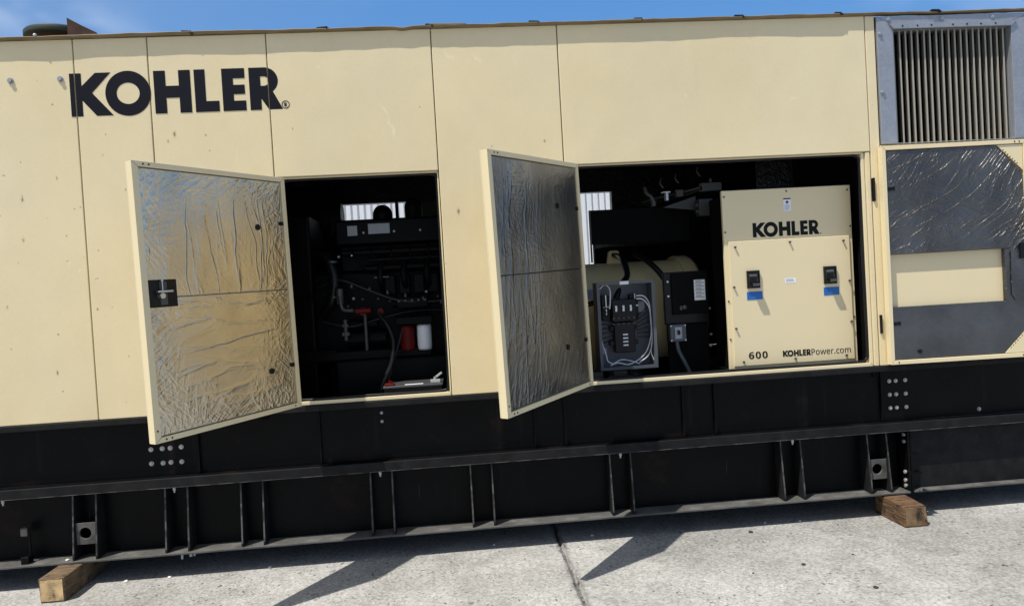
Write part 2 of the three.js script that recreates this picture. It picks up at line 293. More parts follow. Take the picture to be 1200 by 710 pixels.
const bluePlate = sticker(96, 64, (g, w, h) => { g.fillStyle = '#8f98ac'; g.fillRect(0, 0, w, h); lines(g, 8, 8, 80, 5, 11, '#5a6788'); });
const font = await new FontLoader().loadAsync('fonts/droid/droid_sans_bold.typeface.json');
const fontThin = await new FontLoader().loadAsync('fonts/droid/droid_sans_regular.typeface.json');

// ------------------------------------------------------------------ ground
const JX = 0.556; // slab joint running towards the viewer
const ground = thing('ground', null, null, [0, 0, 0]); ground.userData.kind = 'structure';
part('ground_sheet', (() => { const g = new THREE.PlaneGeometry(700, 700).rotateX(-Math.PI / 2).translate(0, -0.03, 0); return g; })(), farConcrete, ground);
{
  // slabs as grids whose joint edges are chipped and rounded down
  const xs = [JX - 14.4, JX - 7.2, JX, JX + 7.2, JX + 14.4], zs = [-16, -9, 9, 16.2];
  for (let a = 0; a < xs.length - 1; a++) for (let b = 0; b < zs.length - 1; b++) {
    const near = b === 1 && (a === 1 || a === 2);
    const nx = near ? 220 : 4, nz = near ? 260 : 4, x0 = xs[a], x1 = xs[a + 1], z0 = zs[b], z1 = zs[b + 1];
    // non-uniform grid: dense next to the joint
    const g = new THREE.PlaneGeometry(1, 1, nx, nz).rotateX(-Math.PI / 2), p = g.attributes.position;
    for (let i = 0; i < p.count; i++) {
      let u = p.getX(i) + 0.5, v = p.getZ(i) + 0.5;
      if (near) { const k = a === 1 ? 1 - u : u, q = Math.pow(k, 2.6); u = a === 1 ? 1 - q : q; v = z0 + 0 * v; }
      let z = near ? THREE.MathUtils.lerp(-1.2, 1.6, p.getZ(i) + 0.5) : THREE.MathUtils.lerp(z0, z1, v), x = THREE.MathUtils.lerp(x0, x1, u);
      let y = 0;
      if (near) {
        const wob = (fbm(z * 3, 1, 12, 4) - 0.5) * 0.03, e = Math.abs(x - JX);
        x += wob * sm(0.3, 0, e);
        const w = 0.010 + vn(z * 22, a, 17) * 0.03 * vn(z * 5, a, 18);
        y = -0.022 * sm(w, w * 0.25, e) + (fbm(x * 3, z * 3, 19, 3) - 0.5) * 0.003;
      }
      p.setXYZ(i, x, y, z);
    }
    g.computeVertexNormals();
    part('concrete_slab', g, concrete, ground);
    if (near) for (const [c, d] of [[z0, -1.2], [1.6, z1]]) part('concrete_slab', new THREE.PlaneGeometry(x1 - x0 - 0.012, d - c).rotateX(-Math.PI / 2).translate((x0 + x1) / 2, -0.0005, (c + d) / 2), concrete, ground);
  }
}

// ------------------------------------------------------------------ corrugated white building behind
{
  const b = thing('metal_building', 'white corrugated metal building seen through the open generator doors', 'building', [1, 0, -7]);
  for (let k = 0; k < 14; k++) {
    const x0 = -6 + k * 1.0, pts = [];
    for (let i = 0; i < 10; i++) { const x = x0 + i * 0.1; pts.push([x, 0], [x + 0.064, 0], [x + 0.068, 0.04], [x + 0.096, 0.04]); }
    pts.push([x0 + 0.998, 0], [x0 + 0.998, 0.055], [x0, 0.055]);
    part('cladding_sheet', new THREE.ExtrudeGeometry(poly(pts), { depth: 4.1, bevelEnabled: false }).rotateX(-Math.PI / 2).translate(0, 0.12, -6.5 + (k % 2) * 0.002), whiteClad(), b);
  }
  part('plinth', bx(-6.05, 8.05, 0, 0.12, -6.8, -6.49), farConcrete, b);
  part('wall_body', bx(-6, 8, 0.12, 4.2, -12, -6.56), whiteClad(), b);
  part('roof_edge', rb(-6.1, 8.1, 4.22, 4.34, -12.1, -6.4, 0.01), whiteClad(), b);
}
function whiteClad() { return whiteClad.m ??= std({ color: srgb(238, 240, 243), roughness: 0.5 }); }

// ------------------------------------------------------------------ lower base frame
const XL = -3.6, XR = 4.3;
{
  const f = thing('base_frame', 'long black steel base frame with paired stiffener plates resting on two timber blocks', 'base frame', [0.35, 0.14, -1]);
  part('top_rail', rb(XL, XR, 0.547, 0.604, -0.014, 0, 0.004), dusty, f);
  part('top_plate', bx(XL, XR, 0.59, 0.603, -2.1, -0.0145), black, f);
  part('web', bx(XL, 2.855, 0.152, 0.59, -0.137, -0.125), black, f);
  part('web', bx(2.895, XR, 0.152, 0.59, -0.076, -0.064), dusty, f);
  part('bottom_flange', rb(XL, 2.858, 0.14, 0.152, -0.26, 0.004, 0.003), blackDust, f);
  part('bottom_flange', rb(2.892, XR, 0.14, 0.152, -0.26, -0.004, 0.003), blackDust, f);
  part('bottom_plate', bx(XL, XR, 0.153, 0.165, -2.1, -0.27), black, f);
  part('back_web', bx(XL, XR, 0.166, 0.589, -2.1, -2.09), black, f);
  for (const s of [XL, XR]) part('end_plate', bx(s - 0.006, s + 0.006, 0.166, 0.588, -2.088, -0.14), black, f);
  const st = [-2.361, -2.228, -1.827, -1.695, -1.381, -1.25, -0.6, -0.467, 0.018, 0.151, 0.901, 1.035, 2.022, 2.154, 2.606, 2.738];
  for (const x of st) part('stiffener', new THREE.ExtrudeGeometry(poly([[0.125, 0.153], [0.012, 0.153], [0.012, 0.17], [0.052, 0.546], [0.06, 0.589], [0.125, 0.589]]), { depth: 0.010, bevelEnabled: true, bevelSize: 0.0015, bevelThickness: 0.0015, bevelSegments: 1 }).rotateY(Math.PI / 2).translate(x - 0.005, 0, 0), dusty, f);
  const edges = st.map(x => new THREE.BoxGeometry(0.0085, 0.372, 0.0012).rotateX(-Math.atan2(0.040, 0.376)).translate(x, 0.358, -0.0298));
  edges.forEach((g, k) => part('highlight_edge', g, worn, f));  // strips painting the light each stiffener's front edge catches
  part('rail_edge', bx(XL, XR, 0.546, 0.5495, -0.012, 0.0012), worn, f);  // paler strip, a painted highlight along the rail's lower edge
  // bolted splice
  for (const x of [2.861, 2.878]) part('splice_plate', rb(x, x + 0.012, 0.153, 0.588, -0.13, -0.012, 0.002), black, f);
  for (const y of [0.515, 0.47, 0.27, 0.215, 0.18]) for (const s of [-1, 1]) part('splice_bolt', cyX(2.876 + s * 0.016 - 0.009, 2.876 + s * 0.016 + 0.009, y, -0.045, 0.012, 6), whiteBolt, f);
  for (const y of [0.43, 0.31]) part('splice_rib', new THREE.ExtrudeGeometry(poly([[2.86, 0.125], [2.78, 0.125], [2.86, 0.03]]), { depth: 0.008, bevelEnabled: false }).rotateX(Math.PI / 2).translate(0, y, 0.0), black, f);
  for (const x of [-2.2945, 2.672]) { // lifting eyes between a pair of plates
    const e = part('lifting_eye', ext(poly([[x - 0.058, 0.236], [x + 0.058, 0.236], [x + 0.058, 0.366], [x - 0.058, 0.366]], [circ(x - 0.006, 0.303, 0.034)]), 0.014, -0.056, 0.002), blackDust, f);
    part('eye_tube', new THREE.CylinderGeometry(0.036, 0.036, 0.055, 24, 1, true).rotateX(Math.PI / 2).translate(x - 0.006, 0.303, -0.085), black, e);
  }
  for (const x of [-2.74, -1.76, -0.535, 0.965, 2.09]) part('rail_bolt', merge([cyY(x, 0.525, 0.546, -0.02, 0.009, 6), cyY(x, 0.512, 0.53, -0.02, 0.005, 8)]), whiteBolt, f);
  for (const [x, y, z, q] of [[-1.745, 0.105, -0.03, 0.008], [-1.7, 0.11, -0.05, 0.012], [-1.675, 0.115, -0.04, 0.007]]) part('hanging_bolt', cyY(x, y, 0.139, z, q, 8), galv, f);
  const br = part('latch_bracket', rb(-2.675, -2.635, 0.31, 0.36, -0.09, -0.05, 0.004), blackDust, f);
  part('latch_rod', merge([cyY(-2.628, 0.155, 0.36, -0.06, 0.006, 10), tube([[-2.64, 0.36, -0.06], [-2.62, 0.372, -0.05], [-2.6, 0.39, -0.045]], 0.006)]), black, br);
  part('latch_foot', rb(-2.665, -2.62, 0.153, 0.195, -0.07, -0.02, 0.003), black, f);
}

function deck() { return deck.m ??= std({ color: new THREE.Color(0.03, 0.029, 0.027), roughness: 0.9 }); }
// ------------------------------------------------------------------ upper skid
{
  const s = thing('skid_beam', 'black steel skid beam between the cream enclosure and the lower base frame', 'skid', [0.35, 0.604, -1]);
  part('top_flange', rb(XL, XR, 0.942, 0.98, -0.1, 0.004, 0.006), dusty, s);
  part('web', bx(XL, 2.73, 0.605, 0.941, -0.09, -0.078), black, s);
  part('web', bx(2.736, XR, 0.605, 0.941, -0.084, -0.07), black, s);
  for (const [x, t] of [[-1.623, 0.016], [-0.892, 0.012], [0.438, 0.01], [0.633, 0.014], [1.398, 0.012], [1.607, 0.012]]) part('stiffener', rb(x - t / 2, x + t / 2, 0.605, 0.941, -0.0775, -0.058, 0.002), black, s);
  part('joint_strip', rb(2.7255, 2.7345, 0.605, 0.94, -0.077, -0.06, 0.002), black, s);
  for (const [x, y] of [[-1.904, 0.769], [-1.838, 0.77], [-1.791, 0.77], [-1.726, 0.772], [-1.906, 0.683], [-1.838, 0.682], [-1.792, 0.683], [-1.728, 0.682]]) part('bolt', bolt(x, y, -0.078, 0.0105), whiteBolt, s);
  for (const y of [0.867, 0.778, 0.69]) for (const x of [2.79, 2.834, 2.9]) part('bolt', bolt(x, y, -0.07, 0.0095), whiteBolt, s);
  for (const y of [0.893, 0.84]) part('bolt', bolt(-0.511, y, -0.078, 0.007), galv, s);
  part('bolt', bolt(3.405, 0.64, -0.07, 0.01), galv, s);
  part('floor_deck', bx(XL, XR, 0.87, 0.885, -2.1, -0.095), deck(), s);
  part('back_web', bx(XL, XR, 0.605, 0.98, -2.12, -2.101), black, s);
}

// ------------------------------------------------------------------ enclosure
const enc = thing('generator_enclosure', 'long cream sound enclosure of a generator with three open foil lined doors', 'generator enclosure', [0.35, 0.981, -1]);
const YB = 0.982, YT = 3.221, G = 0.0024;
const walls = [[XL, -2.157, YB, YT, 0], [-2.157, -1.737, YB, YT, 0.0005], [-1.737, -1.05, YB, YT, 0], [-1.05, -0.068, 2.362, YT, 0.0012], [-0.068, 0.707, YB, YT, 0], [0.707, 2.692, 2.36, YT, 0.001], [2.692, 2.76, YB, YT, 0], [2.655, 2.6905, YB, 2.358, -0.002], [2.76, XR, YB, 2.398, -0.004], [3.83, XR, 2.4, YT, 0]];
for (const [x0, x1, y0, y1, dz] of walls) part('wall_panel', rb(x0 + G, x1 - G, y0, y1, -0.05, dz, 0.005), cream, enc);
part('wall_panel', rb(-1.05 + G, -1.03, YB, 2.36, -0.05, 0.0, 0.004), cream, enc);
part('seam_backing', [bx(XL, -1.05, YB, YT, -0.06, -0.051), bx(-1.05, 2.76, 2.38, YT, -0.06, -0.051), bx(-0.04, 0.74, YB, 2.38, -0.06, -0.051), bx(2.66, XR, YB, 2.38, -0.06, -0.051)], darkGap, enc);
// opening frames: sill, jambs, head, rubber seal
for (const [x0, x1, yb, yt, wr] of [[-1.03, -0.071, 0.982, 2.36, 0.008], [0.712, 2.653, 0.982, 2.358, 0.02]]) {
  const fr = part('door_frame', mitred(x0, x1, yb, yt, [0.012, wr, 0.022, 0.008], -0.055, -0.012), creamPlain, enc);
  const a = x0 + 0.02, b = x1 - wr - 0.006, c = yb + 0.03, d = yt - 0.014, r = 0.03;
  part('rubber_seal', tube([[a + r, c, -0.03], [(a + b) / 2, c, -0.03], [b - r, c, -0.03], [b - r * 0.2, c + r * 0.2, -0.03], [b, c + r, -0.03], [b, (c + d) / 2, -0.03], [b, d - r, -0.03], [b - r * 0.2, d - r * 0.2, -0.03], [b - r, d, -0.03], [(a + b) / 2, d, -0.03], [a + r, d, -0.03], [a + r * 0.2, d - r * 0.2, -0.03], [a, d - r, -0.03], [a, (c + d) / 2, -0.03], [a, c + r, -0.03], [a + r * 0.2, c + r * 0.2, -0.03]], 0.011, 8, true), rubber, fr);
}
for (const [x, y, h] of [[2.701, 2.115, 0.15], [2.708, 1.25, 0.12]]) part('hinge', rb(x - 0.007, x + 0.007, y - h / 2, y + h / 2, -0.01, 0.012, 0.003), plastic, enc);
for (const [x, y] of [[-2.514, 2.99], [-2.236, 2.99]]) part('bolt', merge([cyZ(x, y, 0.001, 0.006, 0.017, 16), cyZ(x, y, 0.006, 0.014, 0.0115, 6)]), galv, enc);
// roof with a slightly wavy drip edge, clips along it
{
  const n = 400, pos = [], idx = [], prof = [[0.004, 0.003], [0.008, 0.027], [0.016, 0.031], [0.02, 0.029], [0.022, 0.022], [0.022, -0.05]];
  const q = prof.length;
  for (let i = 0; i <= n; i++) {
    const x = XL - 0.05 + (XR - XL + 0.1) * i / n;
    const wy = (fbm(x * 2.1, 5, 7, 3) - 0.5) * 0.008 + (vn(x * 16, 3, 8) - 0.5) * 0.003, wz = (fbm(x * 3.1, 8, 9, 3) - 0.5) * 0.007;
    const dip = -0.01 * Math.exp(-Math.pow((x - 0.27 + 0.5) / 0.05, 2)) + 0.004 * sm(0.05, 0, Math.abs(x - 0.02));
    for (const [y, z] of prof) pos.push(x, 3.2135 + y * 0.8 + wy * (y > 0 ? 1 : 0.9) + dip + 0.004, z * 1.08 + (z > 0 ? wz - 0.008 * sm(2.5, 2.53, x) : 0));
    if (i < n) for (let k = 0; k < q; k++) { const a = i * q + k, b = i * q + (k + 1) % q; idx.push(a, a + q, b, b, a + q, b + q); }
  }
  const g = new THREE.BufferGeometry(); g.setAttribute('position', new THREE.Float32BufferAttribute(pos, 3)); g.setIndex(idx);
  const flat = g.toNonIndexed(); flat.computeVertexNormals();
  part('roof_trim', flat, roofMat, enc);
  for (const x of [-1.496, -0.71, -0.075, 0.565, 1.215, 1.858, 2.505, 3.155]) {
    const s = 0.7 + rnd() * 0.5;
    part('trim_clip', [new RoundedBoxGeometry(0.055 * s, 0.014, 0.03, 1, 0.003).rotateZ((rnd() - 0.5) * 0.15).translate(x, 3.235, 0.016), new RoundedBoxGeometry(0.02, 0.012, 0.05, 1, 0.003).rotateY(0.4).translate(x + 0.022 * s, 3.229, 0.008)], x < -1 ? rust : plastic, enc);
  }
  part('trim_clip', new RoundedBoxGeometry(0.22, 0.008, 0.03, 1, 0.002).rotateZ(-0.02).translate(0.04, 3.236, 0.018), roofMat, enc);
  part('roof_bolt', new THREE.SphereGeometry(0.011, 10, 8).translate(-2.345, 3.238, 0.03), whiteBolt, enc);
  part('roof_panel', bx(XL - 0.05, XR + 0.05, 3.2225, 3.23, -2.2, -0.051), roofMat, enc);
}
// inner shell
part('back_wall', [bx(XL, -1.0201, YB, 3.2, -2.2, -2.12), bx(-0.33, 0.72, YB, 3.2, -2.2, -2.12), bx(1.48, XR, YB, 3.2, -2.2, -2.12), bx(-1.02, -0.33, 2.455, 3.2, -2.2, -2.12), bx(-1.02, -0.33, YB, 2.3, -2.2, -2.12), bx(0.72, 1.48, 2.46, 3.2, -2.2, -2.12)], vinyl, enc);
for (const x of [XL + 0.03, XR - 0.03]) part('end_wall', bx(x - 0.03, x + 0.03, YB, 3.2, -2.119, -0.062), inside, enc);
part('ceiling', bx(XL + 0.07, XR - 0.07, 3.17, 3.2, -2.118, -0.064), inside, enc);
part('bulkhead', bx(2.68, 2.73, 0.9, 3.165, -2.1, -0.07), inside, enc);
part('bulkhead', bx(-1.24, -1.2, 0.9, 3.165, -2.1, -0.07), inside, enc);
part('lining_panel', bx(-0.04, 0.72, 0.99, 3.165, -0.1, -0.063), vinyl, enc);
part('rear_door_edge', bx(-0.328, -0.14, 1.0, 2.44, -2.117, -2.09), std({ color: new THREE.Color(0.05, 0.05, 0.045), roughness: 0.6 }), enc);
for (const [x0, x1] of [[2.15, 2.42], [3.0, 3.3]]) part('hanging_insulation', rb(x0 + 0.05, x1 + 0.05, 2.2, 3.1, -0.62, -0.58, 0.01), vinyl, enc);

// louvre
{
  const l = part('louvre_frame', mitred(2.766, 3.825, 2.4, 3.21, [0.105, 0.15, 0.004, 0.052], -0.01, 0.012), galv, enc);
  part('louvre_lip', ext(poly([[2.842, 3.16], [2.872, 3.127], [3.675, 3.127], [3.71, 3.16]]), 0.02, 0.004, 0.003), galv, l);
  part('louvre_return', [bx(2.866, 2.871, 2.4, 3.127, -0.09, -0.0105), bx(3.675, 3.68, 2.4, 3.127, -0.09, -0.0105), bx(2.871, 3.675, 3.128, 3.133, -0.09, -0.0105)], galv, l);
  part('louvre_backing', bx(2.78, 3.82, 2.39, 3.2, -0.42, -0.4), inside, l);
  for (let k = 0; k < 19; k++) { // angled blades with a rolled front edge
    const x = 2.897 + k * 0.0418, dx = (hash(k, 1, 3) - 0.5) * 0.003;
    part('louvre_fin', [new THREE.BoxGeometry(0.0014, 0.73, 0.06).rotateY(-0.36).translate(x + dx + 0.008, 2.765, -0.056), new THREE.BoxGeometry(0.009, 0.73, 0.003).rotateY(-0.3).translate(x + dx - 0.001, 2.765, -0.026)], finMetal, l);
  }
  for (const [x, y] of [[2.845, 3.19], [3.2, 3.188], [3.55, 3.187], [2.783, 3.1], [2.783, 2.73]]) part('bolt', bolt(x, y, 0.012, 0.0115), galv, l);
  for (const x of [2.93, 3.03, 3.125, 3.27, 3.365, 3.46, 3.56]) part('rivet', cyZ(x, 3.143, 0.0242, 0.026, 0.0055, 10), darkGap, l);
}

// the maker's name
const K = [[[0, 0], [0, 1], [0.262, 1], [0.262, 0.70], [0.58, 1], [0.93, 1], [0.49, 0.535], [0.945, 0], [0.57, 0], [0.262, 0.37], [0.262, 0]], []];
const O = [circ(1.302, 0.5, 0.515, 56, 0.525), [circ(1.302, 0.5, 0.26, 40, 0.25)]];
const Hh = [[[1.896, 0], [1.896, 1], [2.163, 1], [2.163, 0.64], [2.465, 0.64], [2.465, 1], [2.733, 1], [2.733, 0], [2.465, 0], [2.465, 0.36], [2.163, 0.36], [2.163, 0]], []];
const L = [[[2.82, 0], [2.82, 1], [3.07, 1], [3.07, 0.25], [3.37, 0.25], [3.37, 0]], []];
const Ee = [[[3.455, 0], [3.455, 1], [3.985, 1], [3.985, 0.765], [3.712, 0.765], [3.712, 0.61], [3.975, 0.61], [3.975, 0.39], [3.712, 0.39], [3.712, 0.235], [3.99, 0.235], [3.99, 0]], []];
const arcPts = (cx, cy, r, a0, a1, n) => Array.from({ length: n + 1 }, (_, i) => { const a = a0 + (a1 - a0) * i / n; return [cx + r * Math.cos(a), cy + r * Math.sin(a)]; });
const R = [[[4.084, 0], [4.084, 1], ...arcPts(4.442, 0.685, 0.315, Math.PI / 2, -0.95, 20), [4.84, 0], [4.515, 0], [4.345, 0.27], [4.345, 0]], [[[4.345, 0.565], [4.345, 0.79], ...arcPts(4.43, 0.6775, 0.1125, Math.PI / 2, -Math.PI / 2, 12)]]];
const wordmark = [K, O, Hh, L, Ee, R];
function letterGeo([pts, holes], x, y, s, z, t) { const f = p => [x + p[0] * s, y + p[1] * s]; return ext(poly(pts.map(f), holes.map(h => h.map(f))), t, z); }
{
  const ev = new Evaluator(); ev.useGroups = false;
  wordmark.forEach((c, i) => {
    let g = letterGeo(c, -2.187, 2.769, 0.251, 0.0013, 0.0006);
    const sx = i === 0 ? -2.157 : i === 5 ? -1.05 : null;
    if (sx) { const a = new Brush(g), b = new Brush(new THREE.BoxGeometry(0.007, 1, 0.1).translate(sx, 2.9, 0)); a.updateMatrixWorld(); b.updateMatrixWorld(); g = ev.evaluate(a, b, SUBTRACTION).geometry; }
    part('letter', g, decal, enc);
  });
  part('registered_mark', [ext(poly(circ(-0.956, 2.795, 0.0235, 32), [circ(-0.956, 2.795, 0.0195, 32)]), 0.001, 0.0018), letterGeo(R, -0.956 - 4.46 * 0.022, 2.784, 0.022, 0.0018, 0.001)], decal, enc);
}

// doors: local x runs from the hinge, inner side is local -z
function door(pos, turn, sag, W, H, dir, foil, opt = {}) {
  const d = new THREE.Group(); d.name = 'door'; enc.add(d);
  const o = origin.get(enc); d.position.set(pos[0] - o[0], pos[1] - o[1], pos[2] - o[2]);
  d.rotation.order = 'YXZ'; d.rotation.set(0, turn, sag);
  // shapes below are written with the inner side facing +z and x running from the hinge; a door hinged at its left is their mirror image
  const mirrored = g => {
    for (const n of ['position', 'normal']) { const at = g.attributes[n]; for (let i = 0; i < at.count; i++) at.setZ(i, -at.getZ(i)); }
    const swap = (ar, n, i) => { for (let c = 0; c < n; c++) { const t = ar[i * n + c]; ar[i * n + c] = ar[(i + 1) * n + c]; ar[(i + 1) * n + c] = t; } };
    if (g.index) for (let i = 0; i < g.index.count; i += 3) swap(g.index.array, 1, i);
    else for (const at of Object.values(g.attributes)) for (let i = 0; i < at.count; i += 3) swap(at.array, at.itemSize, i);
    return g;
  };
  const put2 = (name, g, m) => {
    g = Array.isArray(g) ? merge(g) : g;
    const me = new THREE.Mesh(dir > 0 ? mirrored(g) : g, m); me.name = name; d.add(me); return me;
  };
  const T = 0.048;
  put2('door_skin', boxUV(rb(0.001, W - 0.001, 0.001, H - 0.001, 0, 0.006, 0.002)), creamPlain);
  mitred(0, W, 0, H, [0.026, 0.034, 0.026, 0.026], 0.0065, T).forEach(g => put2('frame_rail', boxUV(g), creamPlain));
  const x0 = 0.03, x1 = W - 0.038, y0 = 0.03, y1 = H - 0.03, zf = 0.040;
  if (opt.window) {
    const [a, b, c, e] = opt.window, m = 0.012;
    const out = [[x0, y0], [x1 - 0.17, y0], [x1, y0 + 0.17], [x1, y1 - 0.19], [x1 - 0.17, y1], [x0, y1]];
    put2('foil_sheet', ext(poly([[x0, e], [x1, e], [x1, y1 - 0.19], [x1 - 0.17, y1], [x0, y1]]), zf - 0.007, 0.0068, 0.003), foil).userData.label = 'dark creased foil above the bare cream patch';
    put2('foil_sheet', ext(poly([[x0, y0], [x1 - 0.17, y0], [x1, y0 + 0.17], [x1, e - 0.001], [b, e - 0.001], [b, c], [x0, c]]), zf - 0.008, 0.0068, 0.003), foil);
    put2('foil_flap', ext(poly([[b + 0.03, c + 0.04], [b + 0.055, c], [b + 0.06, e], [b + 0.035, e]]), 0.004, zf + 0.002, 0.001), foil);
    for (const [yy, s] of [[y1, -1], [y0, 1]]) {
      const tri = [[x1 - 0.165, yy], [x1, yy], [x1, yy + s * 0.165]]; if (s < 0) tri.reverse();
      const holes = []; for (let k = 0; k < 7; k++) { const t = 0.12 + k * 0.125; holes.push(circ(x1 - 0.165 * (1 - t) * 0.72 - 0.02, yy + s * (0.02 + 0.165 * t * 0.7), 0.0055, 10)); }
      put2('corner_gusset', ext(poly(tri, holes), 0.004, zf - 0.002), creamPlain);
    }
    put2('latch_box', boxUV(rb(x1 - 0.045, x1 + 0.03, 0.63, 0.735, 0.02, T + 0.006, 0.004)), plastic);
    put2('latch_rod', cyY(W - 0.012, 0.66, H - 0.02, T + 0.012, 0.009, 12), steel);
    for (const [x, y] of opt.pins) put2('foil_pin', cyZ(x, y, zf - 0.002, zf + 0.004, 0.014, 20), plastic);
  } else {
    const ym = opt.seam;
    put2('foil_sheet', ext(poly([[x0, ym], [x1, ym], [x1, y1], [x0, y1]]), zf - 0.0068, 0.0068, 0.003), foil);
    put2('foil_sheet', ext(poly([[x0, y0], [x1, y0], [x1, ym - 0.002], [x0, ym - 0.002]]), zf - 0.0088, 0.0068, 0.003), foil);
    for (const [x, y] of opt.pins) put2('foil_pin', cyZ(x, y, zf - 0.002, zf + 0.004, 0.017, 20), plastic);
    if (opt.latch) {
      const [lx, ly, w, h] = opt.latch;
      const lb = put2('latch_box', boxUV(rb(lx - w, lx, ly - h / 2, ly + h / 2, 0.01, zf + 0.003, 0.003)), plastic);
      put2('latch_plate', rb(lx - w * 0.62, lx - w * 0.36, ly - h * 0.42, ly + h * 0.42, zf + 0.003, zf + 0.007, 0.001), greyDark());
      put2('latch_handle', [rb(lx - w * 0.75, lx - w * 0.2, ly + 0.004, ly + 0.014, zf + 0.008, zf + 0.03, 0.003), cyZ(lx - w * 0.35, ly - 0.012, zf + 0.004, zf + 0.03, 0.014, 16), cyY(lx - w * 0.42, ly + 0.01, ly + 0.06, zf + 0.016, 0.0035, 8), new THREE.SphereGeometry(0.007, 10, 8).translate(lx - w * 0.42, ly + 0.062, zf + 0.016)], steel);
    }
  }
  for (const y of opt.slots) put2('hinge_slot', boxUV(rb(0.03, opt.window ? 0.078 : 0.06, y - 0.011, y + 0.011, zf - 0.002, zf + 0.004, 0.001)), plastic);
  for (const [x, y] of [[W - 0.06, 0.013], [W - 0.09, 0.013], [W - 0.017, 0.06], [W - 0.06, H - 0.013], [W - 0.09, H - 0.013], [0.05, 0.013]]) put2('rivet', cyZ(x, y, T, T + 0.002, 0.0045, 10), plastic);
  return d;
}
function greyDark() { return greyDark.m ??= std({ color: new THREE.Color(0.06, 0.06, 0.06), roughness: 0.5 }); }
door([-1.001, 0.989, 0.03], -123.05 * D2R, -1.13 * D2R, 0.951, 1.356, 1, foil1, { seam: 0.70, pins: [[0.22, 1.06], [0.2, 0.24]], slots: [1.085, 0.255], latch: [0.912, 0.72, 0.15, 0.135] }).userData.label = 'leftmost open door with golden crinkled foil';
door([0.768, 0.997, 0.03], -128.06 * D2R, -2.04 * D2R, 0.953, 1.352, 1, foil2, { seam: 0.72, pins: [[0.28, 1.09], [0.27, 0.27]], slots: [1.08, 0.285] }).userData.label = 'middle open door with dark grey foil';
door([2.735, 0.99, 0.006], -2.6 * D2R, 0, 0.955, 1.39, -1, foil3, { window: [0.03, 0.778, 0.365, 0.7], pins: [[0.195, 0.075]], slots: [1.12, 0.26] }).userData.label = 'right hand door folded flat with a bare cream patch';

// ------------------------------------------------------------------ roof fittings
{
  const v = thing('exhaust_cap', 'round dark green exhaust cap on the enclosure roof', 'exhaust cap', [-2.465, 3.226, -0.5]);
  part('drum', cyY(-2.465, 3.227, 3.395, -0.5, 0.17, 40), rust, v);
  part('rim', [new THREE.LatheGeometry([[0.15, -0.01], [0.206, -0.012], [0.213, -0.004], [0.213, 0.022], [0.205, 0.03], [0.19, 0.034], [0, 0.036]].map(p => new THREE.Vector2(...p)), 48).translate(-2.465, 3.405, -0.5)], darkGreen, v);
  const p1 = tag(part('flap_plate', ext(poly([[-2.315, 3.227], [-2.13, 3.227], [-2.13, 3.34], [-2.145, 3.36], [-2.23, 3.405], [-2.315, 3.455]]), 0.008, -0.28), rust, scene), 'rusty upright plate beside the round exhaust cap on the roof', 'metal plate'); p1.name = 'rusty_plate';
  const p2 = tag(part('rusty_plate', ext(poly([[-3.05, 3.23], [-2.81, 3.23], [-2.81, 3.45], [-2.86, 3.5], [-3.05, 3.53]]), 0.008, -0.4), rust, scene), 'rusty upright plate at the far left end of the roof', 'metal plate'); p2.name = 'rusty_plate_001';
}

